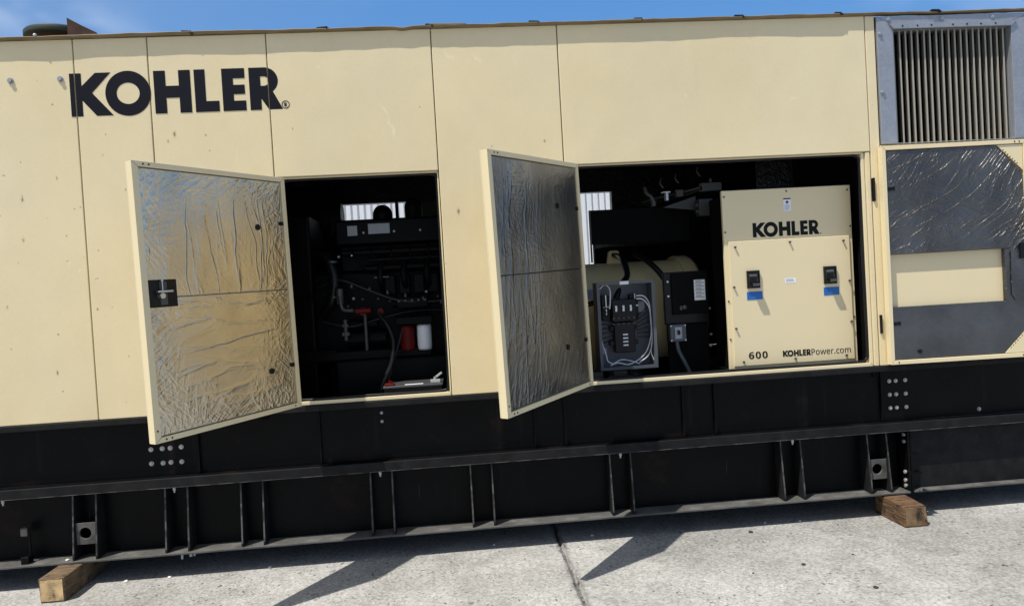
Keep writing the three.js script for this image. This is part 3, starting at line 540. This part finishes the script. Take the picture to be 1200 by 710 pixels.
// ------------------------------------------------------------------ engine behind the first opening
{
  const e = thing('diesel_engine', 'black diesel engine behind the left open door', 'engine', [-0.5, 0.885, -1]);
  part('engine_block', [rb(-1.05, 0.2, 1.15, 1.8, -1.35, -0.68, 0.03), rb(-0.95, 0.1, 0.89, 1.15, -1.25, -0.75, 0.03)], engineBlack, e);
  const vc = part('valve_cover', [rb(-0.82, 0.3, 1.98, 2.155, -1.2, -0.62, 0.02), rb(-0.8, 0.3, 1.8, 1.98, -1.3, -0.72, 0.01)], engineBlack, e);
  part('data_plate', rb(-0.73, -0.663, 2.043, 2.112, -0.62, -0.616, 0.001), greyPlate, vc);
  part('data_plate', rb(-0.588, -0.44, 2.05, 2.12, -0.62, -0.616, 0.001), greyPlate, vc);
  for (const x of [-0.62, -0.41, -0.23]) part('cover_bolt', cyZ(x, 2.06, -0.62, -0.605, 0.008, 6), galv, vc);
  part('oil_cap', [cyY(-0.5, 2.15, 2.2, -0.8, 0.07), new THREE.SphereGeometry(0.07, 20, 10, 0, 7, 0, 1.57).translate(-0.5, 2.2, -0.8)], engineBlack, e);
  part('breather', [cyY(-0.28, 2.15, 2.25, -0.85, 0.065), new THREE.SphereGeometry(0.065, 20, 10, 0, 7, 0, 1.57).translate(-0.28, 2.25, -0.85), cyY(-0.4, 2.15, 2.32, -0.85, 0.012)], engineBlack, e);
  part('air_cleaner', [cyX(-1.18, -0.95, 2.26, -1.3, 0.24, 40), cyX(-0.95, -0.86, 2.26, -1.3, 0.24, 40, 0.10)], engineBlack, e);
  for (const [y, r, x0] of [[1.925, 0.022, -0.77], [1.87, 0.016, -0.6], [1.813, 0.022, -0.62]]) part('fuel_rail', cyX(x0, 0.2, y, -0.6, r, 16), engineBlack, e);
  for (let k = 0; k < 4; k++) part('manifold_runner', tube([[-0.5 + k * 0.16, 1.92, -0.64], [-0.52 + k * 0.16, 1.75, -0.57], [-0.5 + k * 0.16, 1.62, -0.66]], 0.022, 12), engineBlack, e);
  for (let k = 0; k < 5; k++) part('side_cover', rb(-0.5 + k * 0.1, -0.42 + k * 0.1, 1.62, 1.76, -0.68, -0.6, 0.012), engineBlack, e);
  part('bracket', rb(-0.56, -0.46, 1.742, 1.75, -0.62, -0.56, 0.001), greyPaint, e);
  part('elbow_pipe', [tube([[-0.79, 1.66, -0.5], [-0.785, 1.6, -0.48], [-0.77, 1.54, -0.48], [-0.7, 1.53, -0.47]], 0.013), cyY(-0.79, 1.58, 1.68, -0.5, 0.024, 12)], galvDark(), e);
  for (const q of [[-0.79, 1.9, -0.55], [-0.7, 1.61, -0.5], [-0.21, 1.63, -0.55]]) part('fitting', new THREE.SphereGeometry(0.011, 10, 8).translate(...q), galv, e);
  part('red_cap', [cyZ(-0.635, 1.52, -0.56, -0.45, 0.026, 20), cyX(-0.685, -0.585, 1.525, -0.455, 0.019, 14)], redPlastic, e);
  part('red_cap', cyZ(-0.52, 1.515, -0.55, -0.46, 0.02, 16), redPlastic, e);
  part('dipstick_tube', cyY(-0.63, 1.2, 1.5, -0.5, 0.011, 10), greyDark(), e);
  const canister = (x, m) => new THREE.LatheGeometry([[0, 0], [0.04, 0], [0.047, 0.012], [0.0485, 0.03], [0.0485, 0.15], [0.046, 0.168], [0.03, 0.172], [0, 0.172]].map(p => new THREE.Vector2(...p)), 32).translate(x, 1.24, -0.45);
  part('oil_filter', canister(-0.236), whitePlastic, e);
  part('fuel_filter', canister(-0.35), redPlastic, e);
  part('filter_head', rb(-0.42, -0.17, 1.415, 1.47, -0.53, -0.38, 0.012), engineBlack, e);
  part('hose', tube([[-0.53, 1.5, -0.42], [-0.47, 1.42, -0.36], [-0.435, 1.32, -0.32], [-0.45, 1.18, -0.28], [-0.51, 1.05, -0.25], [-0.53, 0.93, -0.25]], 0.015, 10), rubber, e);
  part('hose', tube([[-0.37, 1.4, -0.34], [-0.4, 1.3, -0.32], [-0.45, 1.15, -0.3], [-0.49, 1.03, -0.27]], 0.007, 8), rubber, e);
  part('mount_rail', [rb(-1.19, -0.2, 1.2, 1.255, -0.55, -0.48, 0.004), rb(-1.15, -0.83, 1.255, 1.268, -0.51, -0.49, 0.002)], engineBlack, e);
  part('oil_pan', rb(-0.85, 0.1, 0.886, 1.2, -0.68, -0.45, 0.03), engineBlack, e);
  part('fan_shroud', rb(-1.19, -0.98, 0.9, 2.2, -1.6, -0.58, 0.02), engineBlack, e);
  for (let k = 0; k < 7; k++) part('shroud_rib', rb(-1.0 + k * 0.02, -0.992 + k * 0.02, 1.6, 1.67, -0.57, -0.56, 0.001), engineBlack, e);
  for (let k = 0; k < 6; k++) part('injector_line', tube([[-0.72 + k * 0.13, 1.985, -0.66], [-0.7 + k * 0.13, 1.94, -0.585], [-0.66 + k * 0.12, 1.84, -0.59], [-0.6 + k * 0.1, 1.78, -0.64]], 0.006, 8), engineBlack, e);
  for (let k = 0; k < 9; k++) part('block_bolt', cyZ(-0.9 + k * 0.11 + (hash(k, 3, 1) - 0.5) * 0.05, 1.58 + (hash(k, 5, 1) - 0.5) * 0.06, -0.68, -0.665, 0.009, 6), greyDark(), e);
  part('wiring_loom', tube([[-0.95, 1.7, -0.6], [-0.8, 1.74, -0.56], [-0.6, 1.66, -0.55], [-0.4, 1.58, -0.55], [-0.15, 1.56, -0.56], [0.1, 1.6, -0.58]], 0.014, 8), rubber, e);
  part('wiring_loom', tube([[-0.92, 1.46, -0.55], [-0.74, 1.42, -0.54], [-0.55, 1.46, -0.56], [-0.3, 1.5, -0.58], [0.0, 1.49, -0.6]], 0.009, 8), rubber, e);
  for (let k = 0; k < 6; k++) part('loom_clip', cyX(-0.72 + k * 0.12, -0.708 + k * 0.12, 1.695 - k * 0.028, -0.555, 0.018, 12), greyDark(), e);
  part('coolant_hose', tube([[-1.0, 1.95, -0.7], [-0.88, 1.9, -0.6], [-0.83, 1.76, -0.56], [-0.86, 1.6, -0.58], [-0.94, 1.5, -0.66]], 0.032, 14), rubber, e);
  for (const y of [1.86, 1.62]) part('hose_clamp', cyY(-0.838, y, y + 0.014, -0.572, 0.035, 16), galvDark(), e);
  part('starter_motor', [cyX(-0.78, -0.5, 1.33, -0.6, 0.065, 24), cyX(-0.74, -0.56, 1.43, -0.58, 0.034, 18)], engineBlack, e);
  part('fuel_pump', [rb(-0.42, -0.2, 1.52, 1.6, -0.64, -0.54, 0.012), cyX(-0.45, -0.42, 1.56, -0.59, 0.03, 16)], engineBlack, e);
  for (let k = 0; k < 5; k++) part('pump_fitting', cyZ(-0.4 + k * 0.045, 1.575, -0.54, -0.52, 0.009, 6), greyDark(), e);
  part('vertical_fitting', [cyY(-0.765, 1.33, 1.47, -0.5, 0.013, 12), rb(-0.79, -0.74, 1.36, 1.385, -0.515, -0.49, 0.004), rb(-0.785, -0.745, 1.42, 1.44, -0.515, -0.49, 0.004)], greyDark(), e);
  part('small_tag', rb(-0.71, -0.7, 1.9, 1.91, -0.575, -0.573, 0.0005), whitePlastic, e);
  // battery and its cables
  const b = thing('battery', 'dark battery with a red terminal on the sill of the left opening', 'battery', [-0.305, 0.886, -0.2]);
  part('case', rb(-0.49, -0.125, 0.886, 1.035, -0.32, -0.09, 0.008), plastic, b);
  part('lid', rb(-0.494, -0.121, 1.0355, 1.052, -0.324, -0.086, 0.005), std({ color: new THREE.Color(0.05, 0.05, 0.055), roughness: 0.4 }), b);
  part('terminal', [cyY(-0.45, 1.052, 1.08, -0.13, 0.011, 14), rb(-0.485, -0.425, 1.0525, 1.066, -0.15, -0.1, 0.003)], redPlastic, b);
  part('terminal', [cyY(-0.17, 1.052, 1.09, -0.13, 0.011, 14), rb(-0.2, -0.135, 1.0525, 1.075, -0.15, -0.11, 0.004), new RoundedBoxGeometry(0.05, 0.014, 0.014, 1, 0.003).rotateZ(0.6).translate(-0.145, 1.1, -0.13)], steel, b);
  part('label_strip', rb(-0.36, -0.245, 1.0525, 1.054, -0.13, -0.1, 0.0005), whitePlastic, b);
}
function galvDark() { return galvDark.m ??= std({ color: srgb(84, 84, 83), metalness: 0.6, roughness: 0.5 }); }

// ------------------------------------------------------------------ alternator and electrics behind the second opening
{
  const a = thing('alternator', 'dull cream alternator drum with black terminal box on top in the right opening', 'alternator', [1.1, 0.885, -1.05]);
  part('housing', new THREE.LatheGeometry([[0, 0], [0.4, 0], [0.415, 0.02], [0.418, 0.06], [0.418, 1.45], [0.41, 1.5], [0, 1.5]].map(p => new THREE.Vector2(...p)), 64).rotateZ(-Math.PI / 2).translate(0.22, 1.35, -1.05), creamDusty, a);
  part('end_flange', new THREE.LatheGeometry([[0.40, 0], [0.44, 0], [0.447, 0.01], [0.447, 0.09], [0.43, 0.12], [0.3, 0.15], [0, 0.16]].map(p => new THREE.Vector2(...p)), 64).rotateZ(-Math.PI / 2).translate(1.68, 1.35, -1.05), creamDusty, a);
  part('lifting_lug', ext(poly([[1.15, 1.74], [1.275, 1.74], [1.25, 1.85], [1.235, 1.86], [1.185, 1.86], [1.17, 1.85]], [circ(1.21, 1.825, 0.018)]), 0.03, -1.0, 0.003), creamDusty, a);
  const tb = part('terminal_box', [rb(1.035, 1.75, 1.9, 2.142, -0.9, -0.76, 0.01), rb(1.165, 1.75, 1.9, 2.14, -1.45, -0.899, 0.01)], inside, a);
  part('box_front', rb(0.99, 1.72, 1.9, 2.15, -0.758, -0.745, 0.003), inside, tb);
  part('rear_box', bx(1.16, 1.95, 1.72, 1.98, -1.52, -1.46), inside, tb);
  part('box_edge', rb(0.987, 1.0, 1.77, 2.148, -0.744, -0.735, 0.002), greyDark(), tb);
  for (const x of [0.4, 1.4]) part('foot', rb(x, x + 0.2, 0.886, 1.05, -1.4, -0.7, 0.01), engineBlack, a);
  part('nameplate', new THREE.BoxGeometry(0.085, 0.07, 0.003).rotateX(-0.45).translate(0.94, 1.545, -0.672), bluePlate, a, true);
  part('cable', tube([[1.22, 1.82, -0.95], [1.215, 1.78, -0.72], [1.2, 1.66, -0.55], [1.12, 1.58, -0.45], [1.08, 1.5, -0.42]], 0.022, 12), rubber, a);
  part('cable', tube([[1.33, 1.82, -0.8], [1.39, 1.75, -0.66], [1.45, 1.66, -0.58], [1.52, 1.5, -0.5], [1.55, 1.4, -0.45]], 0.022, 12), rubber, a);
  part('cable', tube([[0.7, 1.42, -0.6], [0.88, 1.46, -0.57], [1.0, 1.5, -0.52], [1.06, 1.49, -0.44]], 0.018, 12), rubber, a);

  // open grey contactor box
  const g = thing('contactor_box', 'open grey steel box full of contactors and white wires in the right opening', 'electrical box', [1.115, 0.885, -0.36]);
  const X0 = 0.925, X1 = 1.312, Y0 = 1.036, Y1 = 1.62, zf = -0.28, zb = -0.43;
  part('back_plate', bx(X0 + 0.004, X1 - 0.004, Y0 + 0.004, Y1 - 0.004, zb, zb + 0.006), greyPaint, g);
  mitred(X0, X1, Y0, Y1, 0.012, zb + 0.007, zf, 0.0005, 0.001).forEach(q => part('side', q, greyPaint, g));
  part('rim', mitred(X0 - 0.002, X1 + 0.002, Y0 - 0.002, Y1 + 0.002, 0.02, zf + 0.0005, zf + 0.003, 0, 0.0005), greyPaint, g);
  part('label', rb(1.08, 1.14, 1.6, 1.622, zf + 0.004, zf + 0.006, 0.0005), whitePlastic, g);
  const c = part('contactor', [rb(1.035, 1.2, 1.35, 1.5, zb + 0.007, zb + 0.09, 0.006), rb(1.045, 1.185, 1.14, 1.345, zb + 0.007, zb + 0.08, 0.006), rb(1.02, 1.205, 1.29, 1.32, zb + 0.007, zb + 0.06, 0.003), rb(1.015, 1.21, 1.19, 1.22, zb + 0.007, zb + 0.06, 0.003)], plastic, g);
  for (const x of [1.06, 1.11, 1.16]) part('lug', [rb(x - 0.007, x + 0.007, 1.42, 1.46, zb + 0.091, zb + 0.1, 0.001), cyZ(x, 1.44, zb + 0.095, zb + 0.106, 0.007, 10)], steel, c);
  for (let k = 0; k < 4; k++) part('terminal_strip', rb(1.1, 1.135, 1.185 + k * 0.024, 1.195 + k * 0.024, zb + 0.081, zb + 0.086, 0.001), whitePlastic, c);
  for (let k = 0; k < 10; k++) part('terminal_screw', cyZ(1.04 + (k % 5) * 0.035, 1.375 + Math.floor(k / 5) * -0.04, zb + 0.07 + (k < 5 ? 0.02 : 0), zb + 0.083 + (k < 5 ? 0.012 : 0), 0.006, 8), galvDark(), c);
  for (const x of [1.0, 1.195]) part('terminal_block', [rb(x - 0.028, x + 0.03, 1.36, 1.53, zb + 0.007, zb + 0.05, 0.005)], plastic, g);
  for (const x of [1.0, 1.2]) part('terminal_bar', [rb(x - 0.004, x + 0.004, 1.4, 1.535, zb + 0.051, zb + 0.066, 0.001), rb(x - 0.02, x + 0.02, 1.45, 1.458, zb + 0.051, zb + 0.07, 0.001)], steel, g);
  part('small_label', rb(1.225, 1.278, 1.405, 1.475, zb + 0.007, zb + 0.009, 0.0005), greyPlate, g);
  part('small_label', rb(0.97, 1.0, 1.13, 1.17, zb + 0.007, zb + 0.009, 0.0005), greyPlate, g);
  const zw = zb + 0.1;
  const W = (pts, r = 0.0048) => part('wire', tube(pts.map(p => [p[0], p[1], (p[2] ?? zw)]), r, 6), wireWhite, g);
  W([[0.945, 1.57], [0.99, 1.605], [1.02, 1.58], [1.022, 1.5], [1.015, 1.44]]);
  W([[1.2, 1.52], [1.25, 1.515], [1.285, 1.47], [1.292, 1.35], [1.29, 1.25], [1.25, 1.14], [1.19, 1.085], [1.12, 1.06], [1.05, 1.075], [1.0, 1.06]]);
  W([[1.2, 1.5], [1.24, 1.495], [1.28, 1.45], [1.295, 1.3], [1.29, 1.18], [1.26, 1.11], [1.2, 1.07]]);
  W([[0.945, 1.26], [0.955, 1.2], [0.975, 1.13], [0.985, 1.09], [1.02, 1.07]]);
  W([[1.29, 1.2], [1.285, 1.13], [1.3, 1.08]], 0.004); W([[1.02, 1.072], [1.08, 1.095], [1.15, 1.08], [1.2, 1.06]], 0.004);
  for (let k = 0; k < 9; k++) part('dark_wire', tube([[0.94, 1.2 + k * 0.035, zb + 0.05], [0.98, 1.22 + k * 0.03, zw - 0.01], [1.03, 1.24 + k * 0.022, zb + 0.07]], 0.003, 6), rubber, g);
  for (let k = 0; k < 7; k++) part('dark_wire', tube([[1.29, 1.23 + k * 0.035, zb + 0.05], [1.25, 1.24 + k * 0.03, zw - 0.01], [1.2, 1.24 + k * 0.022, zb + 0.07]], 0.003, 6), rubber, g);
  for (const x of [0.96, 1.25]) part('leg', rb(x, x + 0.03, 0.886, 1.033, -0.4, -0.37, 0.003), engineBlack, g);
  for (const x of [1.0, 1.14]) part('gland', cyY(x, 0.99, 1.034, -0.34, 0.022, 14), rubber, g);

  // black controller box with a white label
  const k = thing('controller_box', 'black control box with a white printed label beside the cream breaker cabinet', 'electrical box', [1.58, 0.885, -0.5]);
  part('case', rb(1.42, 1.735, 1.305, 1.665, -0.455, -0.42, 0.008), plastic, k);
  part('lid', rb(1.47, 1.728, 1.37, 1.655, -0.4195, -0.405, 0.006), inside, k);
  part('label', rb(1.628, 1.706, 1.462, 1.603, -0.4045, -0.4025, 0.0005), whitePlastic, k);
  const lab = new THREE.PlaneGeometry(0.076, 0.139).translate(1.667, 1.5325, -0.402); part('label_print', lab, tableSticker, k, true);
  for (const y of [1.6, 1.5]) part('hinge_screw', cyZ(1.447, y, -0.42, -0.41, 0.007, 10), steel, k);
  part('latch', [cyZ(1.55, 1.42, -0.405, -0.39, 0.014, 14), rb(1.52, 1.535, 1.4, 1.43, -0.405, -0.395, 0.002)], greyDark(), k);
  part('stand', rb(1.44, 1.73, 0.886, 1.304, -0.47, -0.44, 0.004), inside, k);
  for (const [x, y] of [[1.74, 1.4], [1.735, 1.14], [1.742, 1.22]]) part('stand_bolt', cyZ(x, y, -0.44, -0.425, 0.008, 8), galv, k);
  const j = thing('junction_box', 'small grey junction box with a flexible conduit below the black control box', 'junction box', [1.5, 0.98, -0.41]);
  part('box', rb(1.441, 1.552, 1.187, 1.304, -0.4395, -0.385, 0.005), greyPaint, j);
  part('cover', rb(1.47, 1.52, 1.205, 1.288, -0.3845, -0.378, 0.002), galv, j);
  part('switch', rb(1.487, 1.503, 1.235, 1.265, -0.3775, -0.362, 0.003), plastic, j);
  for (const [x, y] of [[1.445, 1.196], [1.544, 1.196], [1.445, 1.296], [1.544, 1.296]]) part('screw', cyZ(x, y, -0.3845, -0.38, 0.005, 8), steel, j);
  part('conduit', [cyY(1.488, 1.165, 1.187, -0.4, 0.013, 14), tube([[1.488, 1.165, -0.4], [1.495, 1.12, -0.39], [1.525, 1.05, -0.38], [1.56, 0.97, -0.38], [1.57, 0.89, -0.38]], 0.0135, 12)], greyPaint, j);

  // conduit run under the roof
  const r = thing('conduit_run', 'galvanised conduit with two grey boxes hanging above the breaker cabinet', 'conduit', [1.65, 2.05, -0.6]);
  part('box', rb(1.757, 1.9, 2.22, 2.28, -0.56, -0.5, 0.005), galvDark(), r);
  part('box', rb(1.73, 1.832, 2.05, 2.168, -0.58, -0.5, 0.005), galvDark(), r);
  part('box_lug', [cyX(1.71, 1.73, 2.13, -0.53, 0.018, 12), cyX(1.71, 1.73, 2.085, -0.53, 0.018, 12), cyY(1.83, 2.28, 2.31, -0.53, 0.012, 12)], galvDark(), r);
  part('conduit', tube([[1.757, 2.25, -0.53], [1.65, 2.235, -0.62], [1.52, 2.22, -0.75], [1.42, 2.2, -0.85]], 0.011, 10), galvDark(), r);
  part('conduit', tube([[1.757, 2.235, -0.52], [1.62, 2.2, -0.6], [1.5, 2.19, -0.7], [1.4, 2.175, -0.8]], 0.006, 8), rubber, r);
  part('elbow', [tube([[1.36, 2.27, -0.55], [1.37, 2.23, -0.54], [1.4, 2.2, -0.53], [1.41, 2.16, -0.53]], 0.014, 10), cyY(1.412, 2.135, 2.17, -0.53, 0.019, 12)], galvDark(), r);
  part('fitting', [rb(1.475, 1.53, 2.222, 2.232, -0.55, -0.5, 0.003), cyY(1.51, 2.17, 2.222, -0.53, 0.016, 12)], steel, r);
  part('fitting', rb(1.6, 1.65, 2.2, 2.25, -0.62, -0.58, 0.004), galvDark(), r);
  for (const [x, y] of [[1.48, 2.28], [1.59, 2.31], [1.75, 2.35]]) part('hanger', tube([[x, y + 0.05, -0.55], [x - 0.01, y + 0.015, -0.54], [x + 0.012, y - 0.02, -0.54]], 0.005, 8), greyDark(), r);
  part('tapered_tray', ext(poly([[1.5, 2.13], [1.74, 2.1], [1.74, 2.2]]), 0.004, -0.6), greyDark(), r);
}

// ------------------------------------------------------------------ breaker cabinet
{
  const c = thing('breaker_cabinet', 'cream breaker cabinet with two black switches in the right opening', 'cabinet', [2.19, 0.885, -0.3]);
  const zf = -0.142;
  part('body', rb(1.80, 2.60, 1.0, 2.15, -0.5, -0.1655, 0.005), inside, c);
  part('front_panel', rb(1.752, 2.628, 1.0, 2.171, -0.165, zf, 0.004), creamPlain, c);
  part('plinth', rb(1.76, 2.62, 0.886, 0.999, -0.54, -0.16, 0.003), engineBlack, c);
  const cv = part('cover_plate', rb(1.78, 2.6, 1.022, 1.838, zf + 0.0005, -0.13, 0.003), creamPlain, c);
  const z = -0.13;
  for (const [x, y] of [[1.82, 1.8], [2.19, 1.815], [2.555, 1.805], [1.8, 1.54], [1.8, 1.27], [2.585, 1.54], [2.585, 1.27], [1.84, 1.05], [2.19, 1.05], [2.54, 1.05]]) part('thumb_screw', cyZ(x, y, z, z + 0.014, 0.0065, 10), galvDark(), cv);
  for (const [x, y] of [[1.768, 2.13], [2.19, 2.15], [2.605, 2.14], [1.765, 1.9], [2.616, 1.9], [1.765, 1.45], [1.765, 1.2], [2.614, 1.3]]) part('screw', cyZ(x, y, zf, zf + 0.004, 0.006, 10), galvDark(), c);
  for (const x of [1.93, 2.452]) {
    const b = part('breaker', mitred(x - 0.042, x + 0.042, 1.527, 1.642, [0.008, 0.008, 0.008, 0.02], z, z + 0.016, 0, 0.001), plastic, c);
    part('breaker_face', rb(x - 0.033, x + 0.033, 1.536, 1.62, z, z + 0.006, 0.001), greyDark(), b);
    part('breaker_window', rb(x - 0.026, x + 0.026, 1.606, 1.618, z + 0.0065, z + 0.009, 0.001), std({ color: srgb(140, 140, 130), roughness: 0.5 }), b);
    part('breaker_handle', [new RoundedBoxGeometry(0.05, 0.022, 0.042, 2, 0.004).rotateX(0.35).translate(x + 0.002, 1.556, z + 0.028), rb(x - 0.02, x + 0.02, 1.57, 1.598, z + 0.0065, z + 0.016, 0.003)], plastic, b);
    part('handle_tip', new RoundedBoxGeometry(0.044, 0.016, 0.005, 1, 0.002).rotateX(0.35).translate(x + 0.002, 1.548, z + 0.0495), greyPaint, b);
    part('blue_tag', rb(x - 0.045, x + 0.06, 1.452, 1.505, z + 0.0002, z + 0.002, 0.0008), blueTag, c);
  }
  part('warning_sticker', new THREE.PlaneGeometry(0.05, 0.084).translate(2.192, 2.062, zf + 0.001), warnSticker, c, true);
  part('small_sticker', new THREE.PlaneGeometry(0.075, 0.034).translate(2.183, 1.564, z + 0.001), smallSticker, c, true);
  for (const l of wordmark) part('letter', letterGeo(l, 1.951, 1.858, 0.0935, zf + 0.0004, 0.001), letterBlack, c);
  part('full_stop', cyZ(2.412, 1.862, zf + 0.0004, zf + 0.0014, 0.004, 10), letterBlack, c);
  for (const l of wordmark) part('letter', letterGeo(l, 2.108, 1.066, 0.0395, z + 0.0004, 0.0008), letterBlack, c);
  const tg = (s, f, size, x, y, w) => { const g = new TextGeometry(s, { font: f, size, depth: 0.0008, curveSegments: 4 }); g.computeBoundingBox(); const b = g.boundingBox; const k = w / (b.max.x - b.min.x); g.scale(k, 1, 1); g.translate(x - b.min.x * k, y, z + 0.0004); return g; };
  part('lettering', tg('Power.com', fontThin, 0.0395, 2.303, 1.066, 0.27), letterBlack, c);
  for (let i = 0; i < 3; i++) part('numeral', tg('600'[i], font, 0.045, 1.878 + i * 0.0455, 1.066, 0.036), letterBlack, c);
}

// ------------------------------------------------------------------ timber blocks
function woodMat(s, tint) {
  const m = texture(512, 512, (i, j) => { const x = i / 512 * 0.5, y = j / 512 * 0.5; const gr = fbm(x * 16, y * 130, s, 4), big = fbm(x * 9, y * 9, s + 5, 3), dk = sm(0.6, 0.75, fbm(x * 22, y * 60, s + 9, 3)); const ck = sm(0.02, 0.004, Math.abs(vn(x * 5, y * 34, s + 31) - 0.5)) * sm(0.42, 0.55, fbm(x * 6, y * 9, s + 32, 2)); const l = 0.55 - ck * 0.35 + gr * 0.5 + (big - 0.5) * 0.5 - dk * 0.35; return [tint[0] * l, tint[1] * l, tint[2] * l]; }, { size: [0.5, 0.5] });
  const b = texture(512, 512, (i, j) => fbm(i / 512 * 8, j / 512 * 65, s, 4) * 255, { color: false, size: [0.5, 0.5] });
  return std({ map: m, bumpMap: b, bumpScale: 0.006, roughness: 0.9 });
}
function endMat(s, tint) {
  const m = texture(256, 256, (i, j) => { const x = i / 256 * 0.3, y = j / 256 * 0.3, cx = 0.02 + s * 0.0001, r = Math.hypot(x - cx, y - 0.34) + (fbm(x * 20, y * 20, s) - 0.5) * 0.012; const ring = 0.5 + 0.5 * Math.sin(r * 620), big = fbm(x * 14, y * 14, s + 3, 4), bl = sm(0.55, 0.72, fbm(x * 25 + 4, y * 18, s + 8, 4)); const ck = sm(0.02, 0.004, Math.abs(vn(x * 26 + 3, y * 7, s + 21) - 0.5)) * sm(0.45, 0.6, fbm(x * 12, y * 12, s + 22, 2)); const l = 0.85 - ck * 0.5 + ring * 0.16 + (big - 0.5) * 0.9 - bl * 0.28; return [tint[0] * l, tint[1] * l, tint[2] * l]; }, { size: [0.3, 0.3] });
  return std({ map: m, roughness: 0.95, bumpMap: blackBump, bumpScale: 0.006 });
}
function timber(x0, x1, z0, z1, s, tintSide, tintEnd, label, taper) {
  const t = thing('timber_block', label, 'timber block', [(x0 + x1) / 2, 0, (z0 + z1) / 2], null);
  const g = new RoundedBoxGeometry(x1 - x0, 0.1395, z1 - z0, 6, 0.008), p = g.attributes.position;
  for (let i = 0; i < p.count; i++) { // worn corners
    const x = p.getX(i), y = p.getY(i), z = p.getZ(i), f = sm(0.02, 0, (z1 - z0) / 2 - z);
    p.setXYZ(i, x * (1 - 0.02 * f) + (vn(z * 9, y * 30, s) - 0.5) * 0.006 + (taper && x > 0 ? -0.012 * f * cl(y / 0.07) : 0), y - (y > 0 ? f * taper * (0.012 + 0.01 * vn(x * 40, 1, s)) : 0) - (vn(x * 30, z * 6, s + 1)) * 0.002, z + f * ((vn(x * 25, y * 25, s + 2) - 0.5) * 0.006 - taper * 0.014 * cl(y / 0.07)));
  }
  g.computeVertexNormals(); g.translate((x0 + x1) / 2, 0.0696, (z0 + z1) / 2);
  part('timber', g, woodMat(s, tintSide), t);
  const e = ext(poly([[x0 + 0.009, 0.009], [x1 - 0.009, 0.009], [x1 - 0.011, 0.128 - taper * 0.012], [x0 + 0.011, 0.128 - taper * 0.01]]), 0.003, z1 - 0.001);
  const ep = e.attributes.position; if (taper) for (let i = 0; i < ep.count; i++) ep.setZ(i, ep.getZ(i) - 0.014 * cl((ep.getY(i) - 0.07) / 0.07));
  e.computeVertexNormals(); part('end_grain', e, endMat(s, tintEnd), t);
}
timber(-2.445, -2.303, -0.32, 0.203, 7, [122, 100, 74], [188, 160, 118], 'square timber block under the left end of the base frame', 0);
timber(2.672, 2.826, -0.1, 0.212, 19, [126, 94, 64], [134, 108, 78], 'worn brown timber block under the right end of the base frame', 1);

// ------------------------------------------------------------------ stones on the concrete
{
  const base = new THREE.IcosahedronGeometry(1, 1), bp = base.attributes.position;
  for (let i = 0; i < bp.count; i++) { const x = bp.getX(i), y = bp.getY(i), z = bp.getZ(i), k = 0.78 + 0.4 * vn(x * 2 + 5, y * 2 + z * 2 + 9, 4); bp.setXYZ(i, x * k, y * k * 0.6, z * k); }
  base.computeVertexNormals();
  const pale = std({ color: srgb(214, 210, 200), roughness: 0.8 }), dark = std({ color: srgb(52, 50, 48), roughness: 0.9 });
  const stones = [[-2.073, -0.014, 0.012], [-1.824, -0.022, 0.01], [-1.238, -0.047, 0.01], [0.14, -0.096, 0.008], [0.773, -0.113, 0.009], [1.906, -0.076, 0.008], [2.13, -0.053, 0.008],
    [1.51, 0.654, 0.006, 1], [1.818, 0.605, 0.011, 1], [2.022, 0.951, 0.012, 1], [1.749, 0.064, 0.013, 1], [2.147, 0.53, 0.006, 1], [-2.405, -0.03, 0.011, 0, 0.153]];
  const stoneLabels = ['pale pebble first to the right of the left timber block', 'pale pebble in the base shadow, second right of the left timber block', 'pale pebble in the shadow left of the left door shadow', 'pale pebble at the shadow edge just left of the slab joint', 'pale pebble in the shadow just right of the slab joint',
    'left one of two pale pebbles below the right stiffener pair', 'right one of two pale pebbles left of the right timber block', 'tiny dark stone right of the middle door shadow', 'dark stone on bright concrete left of the right timber block', 'dark stone nearest to the viewer on the bright concrete', 'dark stone close to the shadow edge of the base frame', 'tiny dark stone furthest right on the bright concrete'];
  stoneLabels.n = 0;
  stones.forEach(([x, z, r, d, y]) => {
    const m = new THREE.Mesh(base, d ? dark : pale); m.name = numbered('pebble'); m.castShadow = m.receiveShadow = true;
    m.position.set(x, (y ?? 0) + r * 0.35, z); m.scale.set(r * 1.2, r, r); m.rotation.y = x * 7; scene.add(m);
    if (y) tag(m, 'small white stone lying on the bottom flange above the left timber block', 'pebble');
    else tag(m, stoneLabels[stoneLabels.n++], 'pebble', d ? 'dark stones on the concrete' : 'pale stones along the base frame');
  });
}

scene.traverse(o => { if (o.isMesh) { o.castShadow = true; o.receiveShadow = true; } });
renderer.render(scene, camera);
